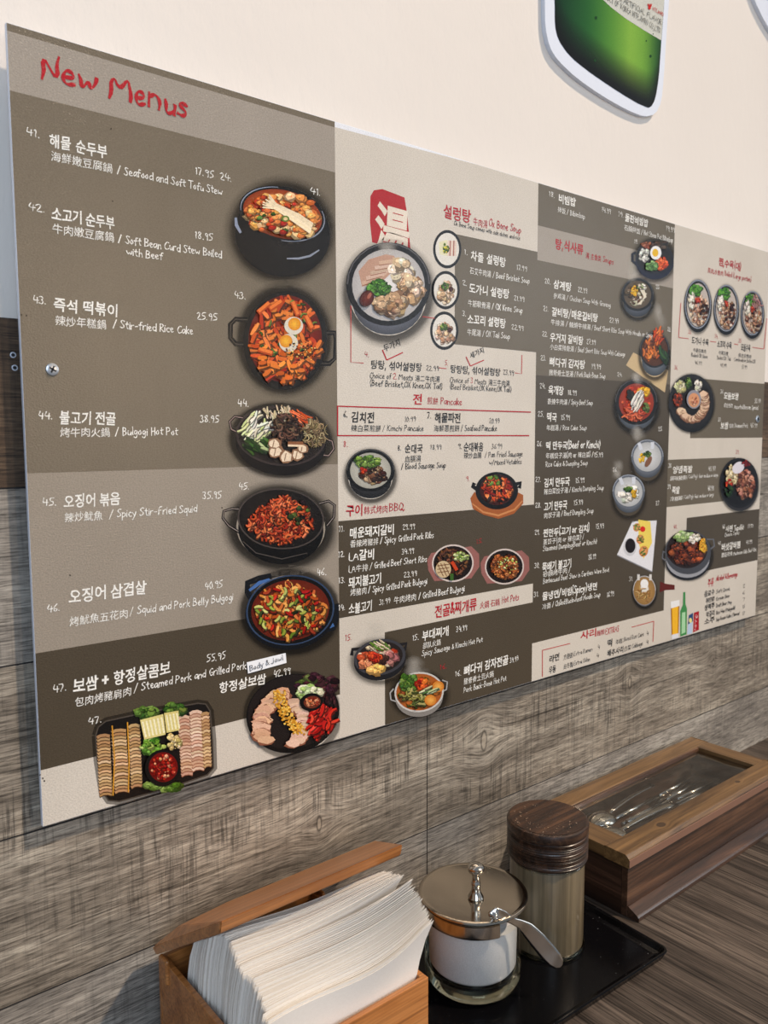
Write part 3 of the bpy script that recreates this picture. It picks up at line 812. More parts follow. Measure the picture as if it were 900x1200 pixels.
def item(n, nx, ny, ko, kx, ky, kx1, pr, qx, qy, zh, zx, zy, en=None, ex=0, hk=10):
    """number, Korean heading, price and the Chinese / English line of one dish of the third panel"""
    L = [(n, nx, ny, nx + 6.5, 6), (ko, kx, ky, kx1, hk, WH, 1.6), (pr, qx, qy, qx + 10.5, 6)]
    zw = sum(4.7 if ord(c) > 0x2000 else 3 for c in zh)
    L.append((zh, zx, zy, zx + zw, 6.5, WH, .9))
    if en:
        z0 = at(zx, zy).z
        x_ = solve_x(z0, zx + zw + 1.5, 0)
        L.append((en, zx + zw + 1.5, proj((x_, 0, z0))[1], ex, 6, WH, .95))
    text(L)
item('18.', 643, 230, '비빔밥', 654, 236, 674, '14.99', 705, 248, '拌饭', 653, 248, '/ Bibimbap', 685)
item('19.', 724, 253, '돌판비빔밥', 732, 258, 759, '19.99', 780, 270, '石鍋拌饭', 731, 269, '/ Hot Stone Pot Bibimbap', 788, 9)
T(('19.', 743, 285, 747, 5)); T(('탕,식사류', 650, 290, 683, 12, RD, 1.7), ('湯 主食类', 686, 302, 704, 7, RD), ('Soups', 706, 307, 719, 7, RD))
item('20.', 638, 332, '삼계탕', 648, 337, 669, '22.99', 677, 342, '參鸡湯', 648, 349, '/ Chicken Soup With Ginseng', 715)
item('21.', 636, 364, '갈비탕/매운갈비탕', 646, 369, 700, '27.99', 714, 378, '牛排湯 / 韓燒牛排湯', 645, 380, '/ Beef Short Ribs Soup With Noodle or Spicy', 764)
item('22.', 635, 394, '우거지 갈비탕', 644, 399, 683, '27.99', 687, 403, '小白菜排骨湯', 644, 409, '/ Beef Short Ribs Soup With Cabbage', 732)
item('23.', 633, 422, '뼈다귀 감자탕', 643, 428, 685, '19.99', 693, 432, '豬脊骨土豆湯', 643, 439, '/ Pork Back-Bone Soup', 709)
item('24.', 632, 455, '육개장', 642, 461, 660, '18.99', 665, 463, '香辣牛肉湯', 641, 473, '/ Spicy Beef Soup', 694)
item('25.', 630, 488, '떡국', 640, 493, 652, '15.99', 657, 492, '年糕湯', 640, 504, '/ Rice Cake Soup', 687)
T(('26.', 629, 523, 635, 6), ('떡 만두국(Beef or Kimchi)', 639, 526, 703, 9, WH, 1.5), ('年糕饺子湯(肉 or 辣白菜) /', 639, 537, 695, 6.5), ('15.99', 696, 536, 706, 6), ('Rice Cake & Dumpling Soup', 639, 547, 688, 6))
item('27.', 627, 565, '김치 만두국', 637, 570, 667, '15.99', 674, 566, '辣白菜饺子湯', 637, 579, '/ Kimchi Dumpling Soup', 707)
item('28.', 627, 595, '고기 만두국', 637, 598, 664, '15.99', 672, 592, '肉饺子湯', 637, 607, '/ Beef Dumpling Soup', 695)
T(('29.', 626, 627, 632, 6), ('찐만두(고기 or 김치)', 636, 629, 690, 9, WH, 1.5), ('15.99', 698, 620, 707, 6), ('蒸饺子(肉 or 辣白菜) /', 636, 638, 684, 6.5), ('Steamed Dumpling(Beef or Kimchi)', 636, 646, 699, 6))
T(('30.', 626, 666, 632, 6), ('뚝배기 불고기', 635, 669, 669, 10, WH, 1.6), ('20.99', 689, 656, 698, 6), ('砂鍋烤牛肉 /', 636, 676, 668, 6.5), ('Barbecued Beef Stew in Earthen Ware Bowl', 636, 684, 713, 6))
T(('31.', 625, 700, 631, 6), ('물냉면/비빔(Spicy)냉면', 635, 703, 699, 9, WH, 1.5), ('冷面', 635, 714, 645, 6.5), ('/ Chilled Buckwheat Noodle Soup', 647, 711, 703, 6), ('16.99', 711, 700, 719, 6))
T(('20.', 768, 338, 773, 5)); T(('22.', 782, 388, 786, 5)); T(('24.', 723, 441, 729, 5)); T(('25.', 771, 505, 776, 5)); T(('26.', 718, 553, 723, 5)); T(('27.', 768, 592, 773, 5)); T(('31.', 737, 681, 741, 5))
T(('사리', 680, 749, 698, 9, RD, 1.7), ('麵類', 699, 745, 708, 6, RD), ('EXTRAS', 709, 744, 725, 7, RD))
T(('라면', 643, 776, 655, 8, BK, 1.7), ('方便面', 660, 773, 671, 6, BK), ('Extra Ramen', 672, 769, 694, 5, BK), ('4', 700, 761, 702.5, 5, BK))
T(('우동', 643, 789, 651, 8, BK, 1.7), ('烏冬麵', 660, 784, 671, 6, BK), ('Extra Udon', 672, 780, 691, 5, BK), ('4', 699, 771, 701.5, 5, BK))
T(('떡', 711, 758, 717, 8, BK, 1.7), ('年糕', 721, 755, 729, 5.5, BK), ('Sliced Rice Cake', 730, 752, 754, 5, BK), ('4', 757, 745, 759.5, 5, BK))
T(('배추사리', 711, 769, 730, 7, BK, 1.7), ('白菜', 731, 763, 739, 5.5, BK), ('Cabbage', 740, 760, 753, 5, BK), ('4', 757, 755, 759.5, 5, BK))
T(('찜,수육(대)', 842, 310, 868, 9, RD, 1.7), ('蒸肉,水煮肉', 829, 319, 847, 6, RD), ('Boiled (Large portion)', 849, 323, 880, 6, RD))
T(('도가니 수육', 810, 402, 830, 8, BK, 1.5), ('牛筋白煮肉', 812, 412, 827, 4.5, BK), ('Boiled OX Knee', 810, 418, 829, 4.5, BK), ('46.99', 814, 427, 822, 4.5, BK), ('33.', 806, 391, 810, 4.5, RD))
T(('소꼬리 수육', 840, 406, 857, 8, BK, 1.5), ('牛尾白煮', 842, 415, 853, 4.5, BK), ('Boiled OX Tail', 840, 421, 856, 4.5, BK), ('49.99', 844, 430, 851, 4.5, BK), ('34.', 837, 396, 841, 4.5, RD))
T(('모듬수육', 868, 410, 879, 8, BK, 1.5), ('綜合白煮肉', 865, 418, 880, 4.5, BK), ('Combination Boiled OX', 860, 423, 885, 4.5, BK), ('51.99', 869, 432, 875, 4.5, BK), ('35.', 865, 401, 869, 4.5, RD))
T(('36.', 790, 433, 794, 5, RD))
T(('36.', 844, 461, 848, 4.5), ('모듬보쌈', 848, 467, 865, 8, WH, 1.6), ('55.99', 884, 472, 891, 5), ('綜合包肉', 848, 477, 858, 5), ('Assorted Bossam Special', 860, 479, 888, 5))
T(('37.', 841, 494, 845, 4.5), ('보쌈', 844, 502, 853, 8, WH, 1.6), ('包肉', 854, 501, 859, 5), ('Steamed Pork', 860, 501, 876, 5), ('45.99', 879, 501, 887, 5))
T(('38.', 783, 548, 787, 5), ('양념족발', 788, 554, 811, 8, WH, 1.6), ('45.99', 830, 552, 838, 5.5), ('調味豬脚', 785, 563, 804, 5), ("/ Cold Pig's feet medium or large", 805, 561, 841, 4.5))
T(('39.', 782, 573, 786, 5), ('족발', 787, 578, 796, 8, WH, 1.6), ('40.99', 829, 575, 836, 5.5), ('冷豬脚', 785, 587, 799, 5), ("/ Cold Pig's feet medium or large", 800, 585, 836, 4.5))
T(('39.', 862, 532, 866, 4.5, RD)); T(('41.', 789, 620, 793, 5, RD))
T(('40.', 846, 620, 850, 4.5), ('사천', 850, 623, 858, 7, WH, 1.6), ('Topokki', 860, 622, 871, 6, WH, 1.3), ('17.99', 876, 619, 882, 4.5), ('Cheese Topoki', 849, 629, 866, 4.5))
T(('41.', 841, 639, 845, 4.5), ('버섯갈비찜', 845, 645, 867, 8, WH, 1.6), ('49.99', 874, 638, 881, 4.5), ('蘑菇排骨', 845, 653, 858, 5), ('Mushroom Galbi Beef Ribs', 859, 651, 886, 4.5))
T(('주류', 829, 687, 836, 9, RD, 1.4), ('Alcohol & Beverage', 839, 681, 864, 6, RD, 1.3))
for i_, (k_, e_, p_, x1_) in enumerate((('음료수', 'Soft Drink', '2', 855), ('하이트맥주', 'Korean Beer', '6', 855), ('생맥주', 'Draft Beer Mug', '7', 857), ('막걸리', 'Rice Wine (Makgeolli)', '15', 861), ('소주', 'Soju Korean Vodka / Flavored', '17', 866))):
    y_ = 699 + i_ * 8.1
    T((k_, 825 + (i_ % 2) * 2, y_, 837, 6.5, BK, 1.7), (e_, 839, y_ - 3.2, x1_, 4.2, BK, 1.3), (p_, 870, 689 + i_ * 8, 872.5, 4, BK, 1.2))

# red rules, check marks, seal
LN = (184, 70, 66)
I = Ink(-0.00025)
def line(pts, w=1.0, c=LN): I.stroke(pts, w, c)
line([(411, 358), (411, 424.5), (426, 425.5)]); line([(495, 371), (509, 373)]); line([(514, 431), (523, 432)]); line([(611.5, 416), (611, 438), (603, 437)])
for pts in ([(394.5, 476), (622, 483)], [(395, 510.5), (620, 510.5)], [(395.5, 476), (395.5, 510.5)]): line(pts, 1.5, (168, 30, 40))
line([(448, 410), (453, 422)], 1.4, RD); line([(453, 422), (472, 413)], 1.4, RD); line([(546, 418), (551, 429)], 1.2, RD); line([(551, 429), (567, 422)], 1.2, RD)
line([(635.5, 793), (635.5, 762)], 0.9); line([(635.5, 762), (668, 754)], 0.9); line([(740, 735), (766, 728)], 0.9); line([(766, 728), (765, 752)], 0.9)
line([(797.7, 355), (795, 395.5)], .8); line([(795, 395.5), (807, 397)], .8); line([(832, 400), (839, 401)], .8); line([(860, 403), (865, 404)], .8); line([(881.6, 407), (895, 409)], .8); line([(895, 409), (898.5, 373)], .8)
I.done('ruled_line', board, 'thin red ruled lines and check marks printed between the dishes')
I = Ink(-0.00008)
I.poly([(434, 230), (438, 223), (448, 221.5), (460, 226), (474, 231.5), (477, 250), (481, 292), (455, 289), (436, 284), (433.5, 260)], (172, 36, 42))
write(I, '湯', 438, 289, 478, 54, (226, 214, 198), 2.4)
I.done('seal_stamp', board, 'red brush seal with a pale character, partly hidden by the big bowl')
# ------------------------------------------------------------------ printed dish pictures
GREEN = [(96, 128, 52), (70, 104, 40), (132, 158, 78)]
RED_ = [(190, 52, 28), (206, 80, 36), (160, 36, 22)]
ORG = [(222, 112, 44), (208, 88, 34), (232, 138, 66), (190, 66, 30)]
MEAT = [(120, 78, 54), (150, 104, 76), (88, 56, 38)]
WHT = [(232, 226, 210), (214, 206, 188), (244, 240, 228)]
def pic(seed, umax=None, umin=None):
    I = Ink(-0.0002, umax=umax, umin=umin)
    I.gam = 1.18
    return I, random.Random(seed)
U1 = SEAM[1] - 0.0004
# 41 soft tofu stew
I, r = pic(41, U1)
I.halo(330, 271, 56, 54, rot=.1)
I.ell(331, 274, 56, 50, (22, 20, 20), .22, 36, col2=(46, 42, 40))
I.ell(331, 251, 52, 32, (30, 28, 28), .24, 40)
I.stroke([(331 + 50 * math.cos(a_) * math.cos(.24) - 30.5 * math.sin(a_) * math.sin(.24), 251 + 50 * math.cos(a_) * math.sin(.24) + 30.5 * math.sin(a_) * math.cos(.24)) for a_ in [2.9 + i * .12 for i in range(14)]], 1.3, (150, 160, 178), True); I.stroke([(276, 255), (277, 264), (282, 273)], 4, (150, 158, 176), True)
I.stroke([(336, 303), (350, 303), (363, 300), (374, 293)], 2.6, (150, 156, 170), True); I.stroke([(331 + 50 * math.cos(a_) * math.cos(.24) - 30.5 * math.sin(a_) * math.sin(.24), 251 + 50 * math.cos(a_) * math.sin(.24) + 30.5 * math.sin(a_) * math.cos(.24)) for a_ in [-.5 + i * .15 for i in range(14)]], 1.5, (150, 156, 170), True)
I.ell(331, 251, 47, 28, (150, 66, 30), .24, 40, col2=(222, 134, 66))
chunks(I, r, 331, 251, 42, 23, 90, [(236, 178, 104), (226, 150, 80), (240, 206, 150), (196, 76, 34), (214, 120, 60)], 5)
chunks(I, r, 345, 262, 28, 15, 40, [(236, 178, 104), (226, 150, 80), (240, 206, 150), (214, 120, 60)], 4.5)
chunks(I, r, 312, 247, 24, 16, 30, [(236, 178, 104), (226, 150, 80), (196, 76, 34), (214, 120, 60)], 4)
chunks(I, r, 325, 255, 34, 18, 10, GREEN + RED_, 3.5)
for k_ in range(9):
    I.stroke([(306 + k_ * 1.2 - (k_ % 3), 240 - k_ * 1.4 + (k_ % 2) * 5), (322, 246 - k_ * .8), (345 + k_ * .6, 262 - k_ * 1.2), (362 + k_ * .4, 274 - k_ * 1.4)], 1.6, jit(r, (244, 228, 196), 10))
I.ell(333, 257, 4.5, 3.6, (110, 140, 60)); I.ell(333, 257, 2.6, 2, (226, 200, 150))
I.done('dish_picture', board, 'soft tofu stew in a black bowl')
# 43 rice cakes
I, r = pic(43, U1)
I.halo(333, 398, 52, 60, grow=1.18)
for q in ([(290, 375), (276, 374), (270, 380), (270, 396), (276, 403), (290, 404)], [(382, 390), (392, 390), (394, 398), (393, 420), (386, 426), (376, 426)]): I.stroke(q, 6, (34, 29, 25)); I.stroke(q, 1, (90, 84, 76))
I.ell(334, 399, 49, 58, (24, 20, 18), .1, 40, col2=(40, 30, 26))
I.ell(334, 397, 43, 51, (110, 30, 16), .1, 36, col2=(178, 62, 28))
strips(I, r, 334, 399, 39, 47, 230, ORG, 15, 4.6, 0.3, 3.0, .2)
strips(I, r, 334, 420, 30, 26, 40, [(240, 150, 60), (220, 120, 44)], 13, 5, 0.5, 2.4, .15)
strips(I, r, 330, 385, 38, 40, 22, GREEN + [(84, 40, 24)], 8, 1.8, .8)
for x_, y_, t_ in ((308, 361, -.7), (322, 358, -.6), (345, 362, 1.2), (361, 378, 1.1), (356, 404, -.3), (310, 412, .3)):
    I.stroke([(x_ - 9 * math.cos(t_), y_ - 9 * math.sin(t_)), (x_ + 9 * math.cos(t_), y_ + 9 * math.sin(t_))], 6.2, (196, 88, 36)); I.stroke([(x_ - 8 * math.cos(t_), y_ - 1 - 8 * math.sin(t_)), (x_ + 8 * math.cos(t_), y_ - 1 + 8 * math.sin(t_))], 3.6, (236, 138, 66))
for x_, y_ in ((343, 382), (337, 402)):
    I.ell(x_, y_, 11, 10.5, (226, 218, 204)); I.ell(x_ + (1 if y_ < 390 else -3), y_ - 2, 7.5, 7.5, (226, 150, 40), col2=(248, 196, 70))
chunks(I, r, 352, 412, 18, 14, 40, [(60, 40, 24), (230, 190, 110), (120, 60, 30)], 1.2)
I.done('dish_picture', board, 'red rice cakes with two egg halves in a black pan')
# 44 bulgogi hot pot
I, r = pic(44, U1)
I.halo(329, 516, 58, 42, rot=.08, grow=1.15)
for q in ([(286, 490), (275, 488), (269, 494), (271, 503), (281, 508)], [(380, 514), (389, 517), (391, 526), (385, 534), (376, 533)]): I.stroke(q, 3.6, (48, 40, 38)); I.stroke(q, 1.1, (160, 140, 134))
I.ell(329, 519, 53, 38, (30, 24, 22), .1, 40); I.ell(329, 511, 53, 35, (70, 60, 58), .1, 40); I.ell(329, 511, 50.5, 32.5, (46, 38, 34), .1, 40)
strips(I, r, 301, 500, 15, 14, 40, [(232, 226, 200), (214, 220, 168), (240, 238, 224)], 17, 2.6, -.8, .9, .4)
strips(I, r, 304, 524, 18, 9, 34, [(52, 84, 34), (82, 118, 52), (34, 58, 24), (196, 208, 160)], 15, 3.2, .5, .7, .2)
strips(I, r, 325, 484, 17, 7, 34, [(236, 222, 196), (214, 196, 160)], 10, 1.6, 1.2, .9, .3)
strips(I, r, 350, 490, 9, 7, 24, [(222, 96, 48), (240, 128, 76)], 14, 2, .6, .4, .2)
strips(I, r, 367, 507, 13, 14, 90, [(196, 180, 140), (164, 144, 108), (126, 108, 78)], 12, 1.2, 0, 6, 1.4)
strips(I, r, 334, 501, 16, 15, 120, [(92, 66, 52), (66, 46, 36), (128, 98, 80)], 9, 2, 0, 6, .8)
for x_, y_, s_ in ((322, 529, 8), (334, 535, 8), (347, 533, 7), (353, 526, 6), (320, 520, 7)):
    I.blob(r, x_, y_, s_ + 1, s_, (150, 116, 90), 10, .15); I.blob(r, x_, y_, s_ - 1, s_ - 2, (234, 216, 192), 10, .2); I.stroke([(x_, y_ - 4), (x_ - 2, y_ + 5)], 1.2, (160, 130, 104))
I.stroke([(336, 520), (354, 520)], 5, (150, 104, 72)); I.stroke([(336, 522), (354, 522.5)], 2.4, (236, 214, 186))
I.done('dish_picture', board, 'raw beef, mushrooms, noodles and greens in a black pan')
# 45 squid
I, r = pic(45, U1)
I.halo(329, 618, 58, 46, grow=1.25, a=.8, rot=.05)
for q in ([(284, 597), (272, 596), (262, 599), (261, 607), (268, 616), (281, 624)], [(374, 590), (385, 587), (392, 592), (391, 606), (383, 616)]): I.stroke(q, 3.4, (34, 28, 26)); I.stroke(q, 1, (150, 140, 134))
I.ell(329, 620, 50, 41, (20, 17, 16), .08, 40); I.ell(329, 608, 51, 35.5, (84, 76, 72), .08, 40); I.ell(329, 608, 49, 34, (30, 25, 23), .08, 40, col2=(60, 50, 44))
I.stroke([(284, 634), (300, 648), (330, 655), (360, 648)], 1.2, (90, 84, 80), True)
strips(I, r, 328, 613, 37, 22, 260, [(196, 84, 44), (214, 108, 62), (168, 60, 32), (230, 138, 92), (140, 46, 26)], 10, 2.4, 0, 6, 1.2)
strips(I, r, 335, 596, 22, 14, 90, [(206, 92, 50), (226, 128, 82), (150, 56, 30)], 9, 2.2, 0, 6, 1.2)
chunks(I, r, 350, 600, 16, 14, 8, [(60, 74, 34), (44, 30, 26), (90, 110, 50)], 3)
I.done('dish_picture', board, 'spicy stir-fried squid heaped in a black pan')
# 46 squid and pork belly
I, r = pic(46, U1)
I.halo(340, 717, 56, 48, grow=1.15)
I.stroke([(296, 704), (290, 694), (290, 683), (303, 678), (318, 675)], 7, (30, 32, 38)); I.stroke([(292, 692), (304, 683), (316, 679)], 4.5, (86, 122, 176), True)
I.stroke([(378, 738), (390, 735), (396, 722), (395, 708)], 8, (28, 32, 40)); I.stroke([(380, 737), (391, 732)], 4, (80, 118, 170))
I.ell(340, 718, 53, 43, (24, 26, 32), -.15, 40); I.ell(340, 715, 52, 41, (64, 82, 110), -.15, 40); I.ell(340, 715, 50, 39.5, (22, 20, 20), -.15, 40)
I.ell(340, 715, 46, 35.5, (110, 40, 20), -.15, 36, col2=(150, 66, 30))
strips(I, r, 340, 715, 40, 30, 210, [(212, 130, 62), (190, 96, 44), (226, 158, 84), (160, 60, 32), (236, 180, 104)], 12, 3.6, 0, 6, .9)
strips(I, r, 338, 717, 38, 28, 46, [(170, 178, 80), (120, 140, 56), (206, 206, 128), (56, 66, 30)], 9, 3, 0, 6, .6)
strips(I, r, 340, 715, 36, 28, 14, [(176, 34, 22), (206, 60, 34)], 8, 3, 0, 6, .4)
I.done('dish_picture', board, 'stir-fried squid and pork belly in a pan with blue-lit handles')
# 47 platter
I, r = pic(47)
P4 = [(112, 862), (115, 852), (124, 845), (170, 835), (232, 824), (241, 825), (246, 833), (249, 868), (250, 900), (243, 908), (200, 923), (140, 939), (127, 938), (120, 928), (114, 890)]
I.stroke(P4 + [P4[0]], 9, (40, 34, 28), a=.45)
I.poly(P4, (34, 29, 26)); I.stroke(P4 + [P4[0]], 1.6, (92, 84, 76))
def slices(x0, y0, x1, y1, n, w_, pal, dk, tilt=.5):
    for k_ in range(n):
        u = k_ / (n - 1)
        x_, y_ = x0 + (x1 - x0) * u, y0 + (y1 - y0) * u
        c = jit(r, r.choice(pal), 12)
        q = [(x_ - w_ / 2, y_ + 2.4 + r.uniform(-.4, .4)), (x_ - w_ * .25, y_ + .2), (x_ + w_ * .15, y_ - .6), (x_ + w_ / 2, y_ + .6 + r.uniform(-.5, .5))]
        I.stroke([(a_, b_ + 1.6) for a_, b_ in q], 2.6, dk); I.stroke(q, 3.6, c)
TAN = [(206, 172, 130), (190, 154, 112), (220, 190, 150)]
slices(124, 930, 121, 862, 19, 15, TAN, (74, 50, 32)); slices(143, 926, 139, 856, 19, 17, TAN, (74, 50, 32)); slices(160, 920, 157, 850, 19, 13, TAN, (82, 56, 36))
slices(219, 906, 215, 840, 18, 13, [(226, 196, 170), (206, 166, 140)], (150, 100, 78)); slices(232, 900, 229, 834, 18, 14, [(232, 206, 182), (212, 176, 150)], (156, 106, 84)); slices(243, 896, 240, 836, 16, 9, TAN, (130, 88, 62))
I.stroke([(131, 850), (134, 890), (132, 932)], 1.4, (216, 160, 60)); I.stroke([(149, 846), (151, 890), (150, 928)], 1.4, (216, 160, 60))
chunks(I, r, 172, 836, 12, 6, 26, GREEN, 4.4); chunks(I, r, 205, 831, 10, 6, 22, GREEN, 4.4); chunks(I, r, 178, 875, 13, 9, 34, [(120, 160, 64), (80, 124, 44), (190, 206, 120)], 4); chunks(I, r, 190, 920, 18, 6, 26, GREEN, 3.6)
I.poly([(163, 843), (190, 836), (193, 860), (168, 866)], (226, 214, 150)); I.poly([(191, 835), (208, 832), (209, 855), (194, 858)], (222, 208, 140))
for k_ in range(6): I.stroke([(166 + k_ * 4.4, 845 - k_), (170 + k_ * 4.2, 863 - k_)], 2, (244, 238, 206)); 
for k_ in range(4): I.stroke([(194 + k_ * 4, 837 - k_ * .7), (197 + k_ * 4, 855 - k_ * .7)], 2, (242, 236, 200))
chunks(I, r, 203, 868, 8, 9, 26, [(226, 206, 150), (236, 220, 176), (206, 180, 120)], 3)
I.ell(189, 899, 20.5, 21.5, (26, 24, 22)); I.ell(190, 898, 17, 17.5, (120, 22, 18)); chunks(I, r, 190, 898, 14, 14, 60, [(170, 36, 26), (196, 60, 40), (136, 22, 18), (226, 160, 120)], 2.4)
I.done('dish_picture', board, 'oblong black platter of sliced pork rows around a red sauce bowl')
# 47b pork jowl platter
I, r = pic(48, U1)
I.halo(343, 838, 56, 50, grow=1.08, a=.5)
I.ell(343, 836, 55, 46, (26, 22, 21), -.25, 40); I.ell(342, 834, 52, 43, (44, 36, 34), -.25, 40)
chunks(I, r, 372, 803, 24, 12, 60, [(70, 34, 44), (96, 50, 60), (50, 24, 32), (90, 110, 50)], 4); chunks(I, r, 388, 818, 6, 16, 20, [(70, 34, 44), (50, 24, 32)], 4)
chunks(I, r, 362, 812, 14, 8, 30, [(196, 214, 160), (170, 196, 120), (226, 230, 200)], 4.5)
for k_ in range(34):
    u = k_ / 33
    x_, y_ = 330 - 26 * math.sin(u * 2.2) + r.uniform(-3, 3), 810 + u * 56 + r.uniform(-3, 3)
    c = jit(r, (226, 186, 158), 14)
    I.blob(r, x_, y_ + 1.2, 10, 6, (150, 100, 78), 9, .2); I.blob(r, x_, y_, 9.4, 5.2, c, 9, .2)
for k_ in range(22):
    x_, y_ = 342 + 14 * math.sin(k_ / 21 * 3) + r.uniform(-3, 3), 822 + k_ * 2.3
    c = jit(r, (222, 190, 168), 12)
    I.blob(r, x_, y_ + 1.2, 9, 5, (150, 100, 78), 9, .2); I.blob(r, x_, y_, 8.4, 4.4, c, 9, .2)
for k_ in range(220):
    u = r.random()
    x_, y_ = 326 + 26 * u * u + r.uniform(-7, 7), 810 + u * 48 + r.uniform(-4, 4)
    I.blob(r, x_, y_, 1.6, 1.4, jit(r, r.choice([(232, 178, 70), (244, 206, 110), (206, 150, 50)]), 12), 5)
strips(I, r, 375, 843, 15, 17, 60, [(206, 44, 34), (226, 76, 56), (170, 28, 24)], 15, 3.2, -.9, 1.2, .5)
I.ell(363, 822, 13.5, 10.5, (20, 18, 18), -.15); I.ell(364, 822, 10, 7.2, (120, 60, 40), -.15); chunks(I, r, 364, 822, 8, 5, 26, [(216, 130, 90), (230, 170, 130), (150, 60, 40)], 1.8)
I.done('dish_picture', board, 'black plate of pork jowl slices, red radish and purple lettuce')

def bowl(I, cx, cy, rx, ry, drop, rim=(24, 22, 24), body=(110, 116, 130), soup=(228, 220, 206), halo=.7, k=.86, rimw=None, shadow=True):
    if shadow: I.halo(cx, cy + drop * .6, rx * 1.02, ry * .9 + drop * .6, a=halo, grow=1.2)
    I.ell(cx, cy + drop, rx * .86, ry * .84, tuple(v * .55 for v in body), 0, 30, col2=body)
    pts = [(cx - rx, cy), (cx - rx * .86, cy + drop), (cx + rx * .86, cy + drop), (cx + rx, cy)]
    I.raw([I.pt(p) for p in pts], [(0, 1, 2, 3)], [(*lin(tuple(v * .75 for v in body)), 1), (*lin(tuple(v * .95 for v in body)), 1), (*lin(tuple(v * .8 for v in body)), 1), (*lin(tuple(v * .45 for v in body)), 1)])
    I.ell(cx, cy, rx, ry, rim, 0, 36)
    I.stroke([(cx + rx * .97 * math.cos(a_), cy + ry * .97 * math.sin(a_)) for a_ in [PI + i * PI / 12 for i in range(13)]], max(rx * .03, .5), tuple(min(255, v + 70) for v in rim))
    I.ell(cx, cy + ry * .02, rx * k, ry * k, tuple(v * .8 for v in soup), 0, 32, col2=soup)
# big ox bone soup
I, r = pic(1)
bowl(I, 455, 333, 49.5, 49, 18, (30, 28, 30), (150, 154, 168), (232, 228, 226), k=.86)
I.puff(452, 293, 16, 12, .5)
I.poly([(420, 318), (432, 304), (452, 298), (462, 300), (466, 312), (448, 330), (424, 336)], (196, 160, 140))
for k_ in range(5): I.stroke([(424 + k_ * 5, 332 - k_ * 6), (444 + k_ * 4, 326 - k_ * 5), (458 + k_, 314 - k_ * 3)], 4.2, jit(r, (214, 184, 166), 10)); I.stroke([(424 + k_ * 5, 335 - k_ * 6), (444 + k_ * 4, 329 - k_ * 5)], .9, (160, 116, 96))
chunks(I, r, 470, 318, 12, 12, 20, [(226, 212, 190), (206, 180, 150), (236, 226, 210)], 7)
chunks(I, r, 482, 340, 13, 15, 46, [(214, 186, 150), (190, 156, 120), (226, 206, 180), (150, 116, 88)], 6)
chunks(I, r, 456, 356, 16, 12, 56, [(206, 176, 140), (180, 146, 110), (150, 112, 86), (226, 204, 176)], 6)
chunks(I, r, 443, 337, 12, 8, 70, [(84, 140, 50), (110, 164, 70), (60, 108, 36)], 3)
I.ell(428, 350, 8, 10, (76, 28, 20), .5, col2=(126, 56, 40)); I.ell(431, 347, 2, 4, (176, 110, 90), .5)
I.done('dish_picture', board, 'large bowl of ox bone soup with bone pieces and scallion')
for sd, cx, cy in ((2, 524, 292), (3, 522, 340), (4, 520.5, 387.5)):
    I, r = pic(sd)
    I.ell(cx, cy, 16.5, 22.5, (26, 24, 26), 0, 32); I.ell(cx, cy, 13.8, 19, (226, 222, 214), 0, 30)
    if sd == 2:
        for k_ in range(5): I.stroke([(cx + 1.5 + k_ * 2.1, cy - 10), (cx + 1 + k_ * 2.1, cy + 8)], 1.5, (176, 116, 100) if k_ % 2 else (230, 206, 190))
        I.poly([(cx - 10, cy - 8), (cx, cy - 11), (cx, cy + 8), (cx - 9, cy + 6)], (226, 222, 190)); chunks(I, r, cx - 2, cy - 1, 3.5, 5, 14, GREEN + [(220, 206, 80)], 1.8)
    else:
        chunks(I, r, cx, cy + 3, 10, 12, 40, [(220, 192, 158), (196, 160, 128), (232, 214, 190)], 3.4)
        chunks(I, r, cx - 1, cy - 4, 4, 4, 16, GREEN, 1.8); I.ell(cx + 6, cy - 1, 2.6, 3, (80, 36, 28))
    I.done('dish_picture', board, {2: 'small round bowl with beef brisket slices', 3: 'small round bowl with ox knee', 4: 'small round bowl with ox tail pieces'}[sd])
# 8
I, r = pic(8)
bowl(I, 434, 551, 28.5, 25, 12, (26, 26, 27), (70, 70, 74), (214, 212, 200), k=.84)
chunks(I, r, 436, 556, 15, 10, 50, [(84, 50, 40), (60, 34, 30), (120, 80, 60), (180, 150, 120)], 3.4); chunks(I, r, 430, 541, 14, 7, 46, GREEN + [(170, 196, 110)], 2.6); chunks(I, r, 424, 551, 4, 3, 8, RED_, 2)
I.done('dish_picture', board, 'black stone bowl of blood sausage soup')
# 9
I, r = pic(9)
I.poly([(551, 584), (556, 576), (566, 590), (596, 592), (607, 577), (613, 580), (613, 590), (602, 602), (584, 608), (566, 603), (554, 596)], (170, 104, 58)); I.stroke([(553, 590), (566, 600), (584, 604), (603, 597), (612, 587)], 2.4, (206, 146, 96), True)
I.stroke([(560, 574), (554, 570), (556, 566)], 5, (24, 22, 22)); I.stroke([(602, 568), (610, 566), (608, 572)], 5, (24, 22, 22))
I.ell(582, 575, 25, 22, (20, 18, 18), 0, 32); I.ell(582, 574, 20, 18, (70, 24, 14), 0, 30)
strips(I, r, 582, 573, 16, 14, 120, [(206, 84, 34), (226, 116, 56), (240, 150, 90), (160, 44, 22), (44, 34, 22)], 8, 2.6, 1.2, 2, .6); chunks(I, r, 577, 564, 10, 8, 10, GREEN, 2)
I.done('dish_picture', board, 'fried sausage in an iron pan on a wooden trivet')
